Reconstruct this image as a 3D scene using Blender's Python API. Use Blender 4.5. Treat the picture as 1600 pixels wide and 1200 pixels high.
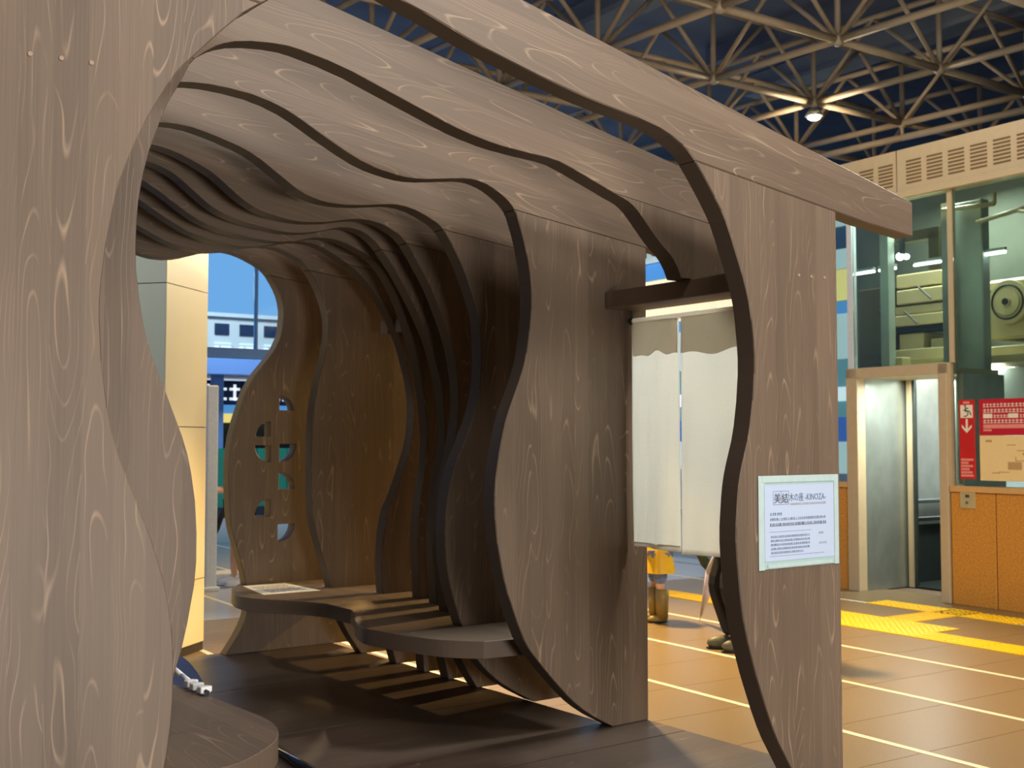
import bpy, bmesh, math, random
from mathutils import Vector, Matrix
from mathutils.geometry import tessellate_polygon

# ------------------------------------------------------------------ camera, world, lights
scene = bpy.context.scene
for o in list(bpy.data.objects): bpy.data.objects.remove(o)
col = scene.collection
R = math.radians
PI = math.pi

cam_d = bpy.data.cameras.new('camera'); cam = bpy.data.objects.new('camera', cam_d); col.objects.link(cam)
cam_d.sensor_width = 36.0; cam_d.lens = 1820 / 1600 * 36
cam.location = (0, 0, 1.35)
cam.rotation_euler = (R(90 + 2.831), 0, R(-36.566))
cam_d.dof.use_dof = True; cam_d.dof.focus_distance = 4.0; cam_d.dof.aperture_fstop = 5.6
cam_d.clip_end = 200
scene.camera = cam

vs = scene.view_settings
vs.view_transform = 'Standard'; vs.look = 'None'; vs.gamma = 1.0; vs.use_curve_mapping = False
vs.exposure = 0.0

world = bpy.data.worlds.new('dusk'); scene.world = world; world.use_nodes = True
bgn = world.node_tree.nodes['Background']
bgn.inputs[0].default_value = (0.22, 0.48, 1.0, 1); bgn.inputs[1].default_value = 1.0

def aim(o, target):
    d = Vector(target) - Vector(o.location)
    o.rotation_euler = d.to_track_quat('-Z', 'Y').to_euler()
def area(name, loc, target, size, power, color):
    d = bpy.data.lights.new(name, 'AREA'); d.size = size; d.energy = power; d.color = color
    o = bpy.data.objects.new(name, d); col.objects.link(o); o.location = loc; aim(o, target); return o
def spot(name, loc, target, power, color, angle=70, blend=.4, radius=.06):
    d = bpy.data.lights.new(name, 'SPOT'); d.energy = power; d.color = color
    d.spot_size = R(angle); d.spot_blend = blend; d.shadow_soft_size = radius
    o = bpy.data.objects.new(name, d); col.objects.link(o); o.location = loc; aim(o, target); return o

HC, HS = math.cos(R(3)), math.sin(R(3))
def hall(u, v, z=0.0):            # the station hall is turned three degrees to the wooden pavilion
    return Vector((u * HC + v * HS, -u * HS + v * HC, z))

WARM = (1.0, .68, .26); AMBER = (1.0, .78, .50); NEUT = (1.0, .95, .90)
def panel(name, loc, target, sx, sy, power, color):
    o = area(name, loc, target, sx, power, color); o.data.shape = 'RECTANGLE'; o.data.size_y = sy; return o
panel('low_front_fill', (2.1, -2.9, .42), (2.2, 4.2, 2.2), 2.6, .7, 265, NEUT)  # unseen low panel, added to brighten the rib faces from the front
area('hall_light_front', (4.8, -1.6, 5.3), (2.2, 3.8, 2.3), .8, 250, NEUT)
area('hall_light_middle', (2.6, 0.9, 5.6), (2.6, 4.0, 1.7), .8, 90, NEUT)
area('hall_light_front_left', (-.6, -1.6, 5.4), (1.0, 3.2, 2.6), .8, 50, NEUT)
area('hall_light_left', (-3.2, 9.2, 3.6), (3.2, 4.6, 1.0), .7, 60, NEUT)
spot('plaza_lamp_near', (8.4, 4.0, 5.5), (8.0, 4.0, 0), 120, WARM, 88, .9, .25)
spot('plaza_lamp_middle', (6.1, 8.4, 5.5), (5.6, 5.9, 0), 3900, WARM, 68, 1.0, .25)
spot('plaza_lamp_far', (6.4, 10.8, 5.5), (6.2, 10.8, 0), 900, WARM, 84, .9, .25)
spot('curtain_backlight', (6.6, 4.35, 3.7), (3.85, 3.68, 1.40), 1000, (.97, 1, .96), 36, .5, .3)  # unseen spot, added to make the curtain bright from behind
area('fascia_lamp', (7.2, 6.2, 5.0), (9.3, 6.2, 2.6), .8, 35, (1, .88, .70))
spot('pillar_lamp', (6.3, 8.3, 3.6), (3.0, 7.75, 1.5), 520, (1, .86, .62), 70, .4, .2)
spot('pillar_side_lamp', (0.5, 8.0, 4.6), (2.5, 7.7, 2.0), 260, (.92, 1, .98), 46, .5, .2)
spot('wall_lamp_side', (8.9, 6.25, 3.3), (3.4, 6.5, .4), 1500, WARM, 32, .5, .05)
spot('plaza_spot_behind', (7.4, 10.4, 5.2), (4.0, 3.9, 0), 700, AMBER, 40, .6, .06)
area('building_front_fill', hall(7.6, 20.0, 6.5), hall(8, 23.5, 2), 1.5, 420, (.86, .93, 1))  # unseen area light, added to lift the dark outdoor building front
area('recess_lamp', hall(9.45, 7.1, 1.93), hall(9.5, 7.1, 0), .3, 30, (.9, 1, .96))
area('shaft_light', hall(10.1, 7.3, 3.98), hall(10.0, 7.1, 0), .6, 75, (.97, 1.0, .88))

# ------------------------------------------------------------------ helpers
def link(name, me, mat=None, parent=None, loc=None, rot=None):
    o = bpy.data.objects.new(name, me); col.objects.link(o)
    if mat is not None and not me.materials: me.materials.append(mat)
    if parent is not None: o.parent = parent
    if loc is not None: o.location = loc
    if rot is not None: o.rotation_euler = rot
    return o
def tag(o, label=None, cat=None, group=None, kind=None):
    if label: o['label'] = label
    if cat: o['category'] = cat
    if group: o['group'] = group
    if kind: o['kind'] = kind
    return o
def thing(name, label, cat, loc=(0, 0, 0), rz=0.0, group=None):
    o = bpy.data.objects.new(name, None); col.objects.link(o); o.empty_display_size = .1
    o.location = loc; o.rotation_euler = (0, 0, rz)
    return tag(o, label, cat, group)
def from_bm(bm, name='mesh', smooth=False):
    bmesh.ops.recalc_face_normals(bm, faces=bm.faces)
    me = bpy.data.meshes.new(name); bm.to_mesh(me); bm.free()
    if smooth:
        for p in me.polygons: p.use_smooth = True
    return me
def bx(bm, x0, x1, y0, y1, z0, z1, bevel=0.0):
    vsx = [bm.verts.new((x, y, z)) for x in (x0, x1) for y in (y0, y1) for z in (z0, z1)]
    q = [(0, 1, 3, 2), (4, 6, 7, 5), (0, 4, 5, 1), (2, 3, 7, 6), (0, 2, 6, 4), (1, 5, 7, 3)]
    fs = [bm.faces.new([vsx[i] for i in f]) for f in q]
    if bevel > 0:
        es = list({e for f in fs for e in f.edges})
        bmesh.ops.bevel(bm, geom=es, offset=bevel, segments=1, affect='EDGES')
def box_me(x0, x1, y0, y1, z0, z1, bevel=0.0, name='box'):
    bm = bmesh.new(); bx(bm, x0, x1, y0, y1, z0, z1, bevel); return from_bm(bm, name)
def tube(bm, p, q, r, n=8, r2=None):
    p, q = Vector(p), Vector(q); d = (q - p)
    L = d.length; M = d.to_track_quat('Z', 'Y').to_matrix().to_4x4(); M.translation = (p + q) / 2
    bmesh.ops.create_cone(bm, cap_ends=True, segments=n, radius1=r, radius2=r if r2 is None else r2, depth=L, matrix=M)
def ball(bm, c, r, u=10, v=7, sc=(1, 1, 1)):
    M = Matrix.Translation(c) @ Matrix.Diagonal((sc[0], sc[1], sc[2], 1))
    bmesh.ops.create_uvsphere(bm, u_segments=u, v_segments=v, radius=r, matrix=M)
def prism(poly, t0, t1, axes='xz', holes=()):
    """Extrude a planar outline (list of 2-tuples) between t0 and t1 along the third axis."""
    def P(a, b, t): return (a, t, b) if axes == 'xz' else ((a, b, t) if axes == 'xy' else (t, a, b))
    loops = [list(poly)] + [list(h) for h in holes]
    flat = [p for l in loops for p in l]
    tris = tessellate_polygon([[Vector((p[0], p[1], 0)) for p in l] for l in loops])
    n = len(flat)
    verts = [P(p[0], p[1], t0) for p in flat] + [P(p[0], p[1], t1) for p in flat]
    faces = [tuple(t) for t in tris] + [tuple(i + n for i in reversed(t)) for t in tris]
    s = 0
    for l in loops:
        m = len(l)
        for i in range(m):
            a, b = s + i, s + (i + 1) % m
            faces.append((a, b, b + n, a + n))
        s += m
    bm = bmesh.new(); bv = [bm.verts.new(v) for v in verts]
    for f in faces:
        if len(set(f)) == len(f):
            try: bm.faces.new([bv[i] for i in f])
            except ValueError: pass
    return from_bm(bm, 'prism')
def bevel_mod(o, w=.004):
    m = o.modifiers.new('edge', 'BEVEL'); m.width = w; m.segments = 1; m.limit_method = 'ANGLE'; m.angle_limit = R(50)

# ------------------------------------------------------------------ materials
def new_mat(name):
    m = bpy.data.materials.new(name); m.use_nodes = True
    nt = m.node_tree; b = nt.nodes['Principled BSDF']; return m, nt, b
def srgb(r, g, b):
    f = lambda c: (c / 255 / 12.92) if c <= 10 else ((c / 255 + .055) / 1.055) ** 2.4
    return (f(r), f(g), f(b), 1)
def plain(name, c, rough=.5, metal=0.0, noise=.06, scale=30, spec=.5, emit=None, estr=1.0, bump=0.0, stretch=(1, 1, 1)):
    m, nt, b = new_mat(name)
    tc = nt.nodes.new('ShaderNodeTexCoord'); mp = nt.nodes.new('ShaderNodeMapping'); mp.inputs['Scale'].default_value = stretch
    n = nt.nodes.new('ShaderNodeTexNoise'); n.inputs['Scale'].default_value = scale; n.inputs['Detail'].default_value = 3
    nt.links.new(tc.outputs['Object'], mp.inputs['Vector']); nt.links.new(mp.outputs[0], n.inputs['Vector'])
    mx = nt.nodes.new('ShaderNodeMix'); mx.data_type = 'RGBA'
    lo = tuple(max(0, x * (1 - noise * 2)) for x in c[:3]) + (1,); hi = tuple(min(1, x * (1 + noise * 2)) for x in c[:3]) + (1,)
    mx.inputs['A'].default_value = lo; mx.inputs['B'].default_value = hi
    nt.links.new(n.outputs['Fac'], mx.inputs['Factor']); nt.links.new(mx.outputs['Result'], b.inputs['Base Color'])
    b.inputs['Roughness'].default_value = rough; b.inputs['Metallic'].default_value = metal
    b.inputs['Specular IOR Level'].default_value = spec
    if bump:
        bp = nt.nodes.new('ShaderNodeBump'); bp.inputs['Strength'].default_value = bump; bp.inputs['Distance'].default_value = .01
        nt.links.new(n.outputs['Fac'], bp.inputs['Height']); nt.links.new(bp.outputs[0], b.inputs['Normal'])
    if emit:
        b.inputs['Emission Color'].default_value = tuple(emit[:3]) + (1,); b.inputs['Emission Strength'].default_value = estr
    return m

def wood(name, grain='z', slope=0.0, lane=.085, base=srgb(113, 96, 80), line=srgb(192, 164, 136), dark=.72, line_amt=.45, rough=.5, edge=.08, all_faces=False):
    """Stained cedar glue-board: lanes of different tone, cathedral grain lines along the grain."""
    m, nt, b = new_mat(name); N = nt.nodes; Lk = nt.links
    def math_(op, a, c=None, clamp=False):
        n = N.new('ShaderNodeMath'); n.operation = op; n.use_clamp = clamp
        for i, v in enumerate((a, c)):
            if v is None: continue
            if isinstance(v, (int, float)): n.inputs[i].default_value = v
            else: Lk.new(v, n.inputs[i])
        return n.outputs[0]
    tc = N.new('ShaderNodeTexCoord'); sp = N.new('ShaderNodeSeparateXYZ'); Lk.new(tc.outputs['Object'], sp.inputs[0])
    X, Y, Z = sp.outputs
    if grain == 'z': g, a, c = Z, X, Y
    elif grain == 'x': g, a, c = X, math_('ADD', Z, math_('MULTIPLY', X, slope)), Y
    elif grain == 'xfloor': g, a, c = X, Y, Z
    else: g, a, c = Y, X, Z
    oi = N.new('ShaderNodeObjectInfo'); rnd = oi.outputs['Random']
    a0 = math_('ADD', a, math_('MULTIPLY', rnd, 31.7))
    ln = math_('FLOOR', math_('DIVIDE', a0, lane))
    wn = N.new('ShaderNodeTexWhiteNoise'); wn.noise_dimensions = '1D'; Lk.new(ln, wn.inputs['W'])
    lv = wn.outputs['Value']
    def vec(x, y, z):
        cv = N.new('ShaderNodeCombineXYZ')
        for i, v in enumerate((x, y, z)):
            if isinstance(v, (int, float)): cv.inputs[i].default_value = v
            else: Lk.new(v, cv.inputs[i])
        return cv.outputs[0]
    def noise(v, det=2, rgh=.5, dist=0):
        n = N.new('ShaderNodeTexNoise'); n.inputs['Scale'].default_value = 1; n.inputs['Detail'].default_value = det
        n.inputs['Roughness'].default_value = rgh; n.inputs['Distortion'].default_value = dist
        Lk.new(v, n.inputs['Vector']); return n.outputs['Fac']
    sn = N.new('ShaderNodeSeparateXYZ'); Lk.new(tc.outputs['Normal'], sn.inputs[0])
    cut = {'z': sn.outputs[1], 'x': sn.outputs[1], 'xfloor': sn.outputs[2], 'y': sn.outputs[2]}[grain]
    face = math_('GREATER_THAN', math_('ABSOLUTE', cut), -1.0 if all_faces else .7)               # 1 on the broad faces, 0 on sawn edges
    off = math_('MULTIPLY', lv, 57.0)
    wob = math_('MULTIPLY', math_('SUBTRACT', noise(vec(math_('MULTIPLY', a0, 2.0), math_('MULTIPLY', g, 2.6), off), 1.5), .5), .05)
    aw = math_('ADD', a0, wob)
    wn2 = N.new('ShaderNodeTexWhiteNoise'); wn2.noise_dimensions = '1D'; Lk.new(math_('ADD', ln, 41.3), wn2.inputs['W']); lv2 = wn2.outputs['Value']
    cen = math_('MULTIPLY', math_('ADD', ln, math_('ADD', math_('MULTIPLY', lv2, .7), .15)), lane)
    al = math_('SUBTRACT', aw, cen)                                        # distance from the heart of this lane
    sgn = math_('SUBTRACT', math_('MULTIPLY', math_('GREATER_THAN', lv2, .5), 2.0), 1.0)
    nz = noise(vec(math_('MULTIPLY', a0, 7.0), math_('ADD', math_('MULTIPLY', g, 1.5), off), off), 1.5, .45)
    f = math_('ADD', math_('MULTIPLY', math_('MULTIPLY', al, al), math_('ADD', math_('MULTIPLY', lv, 700.0), 500.0)),
              math_('ADD', math_('MULTIPLY', math_('MULTIPLY', g, sgn), 2.8), math_('MULTIPLY', nz, 8.0)))
    fr = math_('FRACT', f)
    d = math_('ABSOLUTE', math_('SUBTRACT', fr, .5))                       # 0 on a growth line
    th = noise(vec(math_('MULTIPLY', a0, 16.0), math_('ADD', math_('MULTIPLY', g, 2.0), off), 3.0), 2)
    ln1 = math_('SUBTRACT', 1.0, math_('DIVIDE', d, .08), True)
    ln1 = math_('MULTIPLY', ln1, math_('MULTIPLY', math_('SUBTRACT', th, .42, True), 5.0, True))
    ln1 = math_('MULTIPLY', ln1, face)
    st = noise(vec(math_('MULTIPLY', a0, 170.0), math_('MULTIPLY', g, 1.6), off), 3, .6)     # fine straight streaks
    bl = noise(vec(math_('MULTIPLY', a0, 5.0), math_('MULTIPLY', g, .9), 7.0), 2)           # broad stain blotches
    tone = math_('ADD', math_('MULTIPLY', math_('SUBTRACT', lv, .1), .17), math_('ADD', math_('MULTIPLY', st, .24), math_('MULTIPLY', bl, .30)))
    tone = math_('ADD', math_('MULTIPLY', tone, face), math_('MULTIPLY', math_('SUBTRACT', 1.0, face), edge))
    rp = N.new('ShaderNodeMapRange'); rp.clamp = False; rp.inputs['From Min'].default_value = .2; rp.inputs['From Max'].default_value = .48
    rp.inputs['To Min'].default_value = dark; rp.inputs['To Max'].default_value = 1.15; Lk.new(tone, rp.inputs['Value'])
    m1 = N.new('ShaderNodeMix'); m1.data_type = 'RGBA'; m1.blend_type = 'MULTIPLY'; m1.inputs['Factor'].default_value = 1
    m1.inputs['A'].default_value = base
    cc = N.new('ShaderNodeCombineColor')
    for i in range(3): Lk.new(rp.outputs[0], cc.inputs[i])
    Lk.new(cc.outputs[0], m1.inputs['B'])
    m2 = N.new('ShaderNodeMix'); m2.data_type = 'RGBA'; m2.inputs['B'].default_value = line
    Lk.new(m1.outputs['Result'], m2.inputs['A']); Lk.new(math_('MULTIPLY', ln1, line_amt), m2.inputs['Factor'])
    Lk.new(m2.outputs['Result'], b.inputs['Base Color'])
    b.inputs['Roughness'].default_value = rough; b.inputs['Specular IOR Level'].default_value = .35
    bp = N.new('ShaderNodeBump'); bp.inputs['Strength'].default_value = .12; bp.inputs['Distance'].default_value = .004
    Lk.new(math_('ADD', st, math_('MULTIPLY', ln1, .5)), bp.inputs['Height']); Lk.new(bp.outputs[0], b.inputs['Normal'])
    return m

M = {}
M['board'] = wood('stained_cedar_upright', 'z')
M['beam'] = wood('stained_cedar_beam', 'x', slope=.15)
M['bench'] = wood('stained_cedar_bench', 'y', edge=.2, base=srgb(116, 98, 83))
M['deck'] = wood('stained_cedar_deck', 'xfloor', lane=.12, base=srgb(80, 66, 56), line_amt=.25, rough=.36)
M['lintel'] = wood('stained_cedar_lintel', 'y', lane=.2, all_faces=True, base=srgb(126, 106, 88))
M['plug'] = plain('pale_wood_plug', srgb(156, 132, 110), .6)
M['cloth'] = plain('undyed_cotton', srgb(240, 240, 234), .9, 0, .03, 220, .1)
M['cloth2'] = plain('beige_cotton_band', srgb(240, 234, 224), .9, 0, .03, 220, .1)
for _k in ('cloth', 'cloth2'):
    _nt = M[_k].node_tree; _b = _nt.nodes['Principled BSDF']; _t = _nt.nodes.new('ShaderNodeBsdfTranslucent'); _m = _nt.nodes.new('ShaderNodeMixShader')
    _src = _b.inputs['Base Color'].links[0].from_socket
    _nt.links.new(_src, _t.inputs['Color']); _m.inputs[0].default_value = .6
    _nt.links.new(_b.outputs[0], _m.inputs[1]); _nt.links.new(_t.outputs[0], _m.inputs[2]); _nt.links.new(_m.outputs[0], _nt.nodes['Material Output'].inputs['Surface'])
M['paper'] = plain('white_paper', srgb(182, 198, 222), .7, 0, .01)
M['leafpaper'] = plain('cream_paper', srgb(240, 232, 220), .7, 0, .01)
M['sleeve'] = plain('clear_sleeve_film', srgb(168, 194, 192), .25, 0, .02)
M['tape'] = plain('frosted_tape', srgb(184, 204, 202), .35)
M['ink'] = plain('blue_grey_ink', srgb(92, 108, 138), .8)
M['inkdark'] = plain('dark_ink', srgb(70, 66, 70), .8)
M['inkpale'] = plain('pale_ink', srgb(160, 150, 146), .8)
M['navy'] = plain('navy_nylon', srgb(24, 44, 84), .5, 0, .1, 40)
M['white'] = plain('white_plastic', srgb(240, 240, 240), .35, 0, .02)
M['black'] = plain('black_fabric', srgb(18, 18, 22), .6)
M['tan'] = plain('tan_painted_steel', srgb(200, 180, 144), .45, 0, .04, 20)
M['tan2'] = plain('beige_painted_machine', srgb(190, 176, 130), .45, 0, .06, 8)
M['olive'] = plain('dark_olive_steel', srgb(92, 84, 50), .5, 0, .08, 8)
M['slot'] = plain('slot_shadow_brown', srgb(120, 96, 62), .8)
M['steel'] = plain('brushed_steel', srgb(176, 182, 172), .34, .75, .16, 6, .5, bump=.05, stretch=(1, 1, .6))
M['steeldark'] = plain('dark_steel', srgb(70, 78, 76), .4, .6, .1, 10)
M['shaftwall'] = plain('grey_green_shaft_wall', srgb(92, 98, 86), .7, 0, .2, 3)
M['column'] = plain('grey_green_column', srgb(156, 168, 158), .45, 0, .1, 4)
M['chrome'] = plain('polished_rail', srgb(220, 226, 226), .15, 1.0, .02)
M['seam'] = plain('dark_seam', srgb(60, 48, 36), .9)
M['orange'] = plain('orange_speckled_stone', srgb(226, 148, 62), .6, 0, .3, 70, .3, bump=.2)
M['cap'] = plain('buff_sill', srgb(216, 172, 110), .5)
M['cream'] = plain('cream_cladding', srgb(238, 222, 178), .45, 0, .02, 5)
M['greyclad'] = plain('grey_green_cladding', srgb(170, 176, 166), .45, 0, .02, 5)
M['truss'] = plain('buff_painted_tube', srgb(168, 152, 130), .5, 0, .08, 6)
M['deckroof'] = plain('dark_blue_roof_panel', srgb(84, 90, 104), .7, 0, .4, .9)
M['duct'] = plain('grey_duct', srgb(104, 112, 122), .6, 0, .15, 2)
M['floor'] = plain('brown_granite_tile', srgb(134, 112, 79), .36, 0, .12, 90, .5, bump=.05)
M['pave'] = plain('grey_wet_paving', srgb(168, 168, 174), .22, 0, .1, 60, .5)
M['grout'] = plain('grout', srgb(118, 98, 76), .8)
M['strip'] = plain('pale_floor_strip', srgb(236, 226, 200), .4)
M['yellow'] = plain('yellow_tactile_tile', srgb(250, 206, 20), .45, 0, .03, 40)
M['red'] = plain('red_sign_panel', srgb(206, 36, 30), .35, 0, .02)
M['crimson'] = plain('crimson_sign_panel', srgb(196, 30, 50), .35, 0, .02)
M['pink'] = plain('pink_print', srgb(238, 150, 136), .5)
M['signcream'] = plain('cream_sign_panel', srgb(246, 220, 160), .4, 0, .02)
M['signink'] = plain('tan_sign_print', srgb(196, 160, 108), .5)
M['signwhite'] = plain('white_sign_print', srgb(250, 236, 214), .5)
M['wallshell'] = plain('pale_wall_paint', srgb(190, 180, 165), .8, 0, .03, 2)
M['rubber'] = plain('khaki_rubber_boot', srgb(150, 126, 62), .4, 0, .08)
M['raincoat'] = plain('mustard_raincoat', srgb(232, 184, 24), .45, 0, .06, 12)
M['denim'] = plain('blue_denim', srgb(108, 128, 170), .85, 0, .2, 40)
M['skin'] = plain('skin', srgb(226, 178, 150), .5, 0, .03)
M['hair'] = plain('dark_hair', srgb(40, 28, 22), .5)
M['dkgreen'] = plain('dark_green_umbrella', srgb(38, 58, 42), .5)
M['lilac'] = plain('pale_lilac_umbrella_film', srgb(206, 200, 224), .3)
M['trouser'] = plain('black_trousers', srgb(26, 24, 28), .8)
M['coatpale'] = plain('pale_jacket', srgb(226, 214, 196), .8)
M['shoe'] = plain('grey_olive_shoe', srgb(92, 88, 66), .5)
M['post'] = plain('white_post_paint', srgb(214, 222, 230), .5)
M['concrete'] = plain('pale_building_wall', srgb(200, 206, 220), .8, 0, .06, 1)
M['bluewall'] = plain('blue_deck_fascia', srgb(96, 142, 210), .6)
M['darkshop'] = plain('dark_shop_interior', srgb(22, 34, 46), .5)
M['darkwin'] = plain('dark_window', srgb(40, 56, 90), .2)
M['hoard'] = plain('green_hoarding', srgb(24, 128, 112), .5)
def lit(name, c, s): return plain(name, c, .5, 0, .03, 3, .3, emit=c, estr=s)
M['tubelamp'] = lit('lamp_tube', (1, 1, .96, 1), 9)
M['lampface'] = lit('lamp_face', (1, .9, .7, 1), 14)
M['litcream'] = lit('lit_cream_panel', srgb(250, 236, 190), .9)
M['lityellow'] = lit('lit_yellow_panel', srgb(250, 226, 130), .75)
M['litblue'] = lit('lit_blue_panel', srgb(90, 160, 225), .6)
M['litpale'] = lit('lit_pale_panel', srgb(206, 226, 224), .6)
M['litteal'] = lit('lit_teal_panel', srgb(110, 160, 170), .5)
M['litwhite'] = lit('lit_white_sign', srgb(236, 244, 250), .9)
M['litdeep'] = lit('lit_deep_blue_panel', srgb(60, 110, 200), .5)
m, nt, b = new_mat('clear_glass')
gl = nt.nodes.new('ShaderNodeBsdfGlossy'); gl.inputs['Roughness'].default_value = .04; gl.inputs['Color'].default_value = (.9, 1, .97, 1)
tr = nt.nodes.new('ShaderNodeBsdfTransparent'); tr.inputs['Color'].default_value = (.86, .95, .92, 1)
fz = nt.nodes.new('ShaderNodeFresnel'); fz.inputs['IOR'].default_value = 1.45
mxs = nt.nodes.new('ShaderNodeMixShader')
nt.links.new(fz.outputs[0], mxs.inputs[0]); nt.links.new(tr.outputs[0], mxs.inputs[1]); nt.links.new(gl.outputs[0], mxs.inputs[2])
nt.links.new(mxs.outputs[0], nt.nodes['Material Output'].inputs['Surface']); M['glass'] = m

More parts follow.
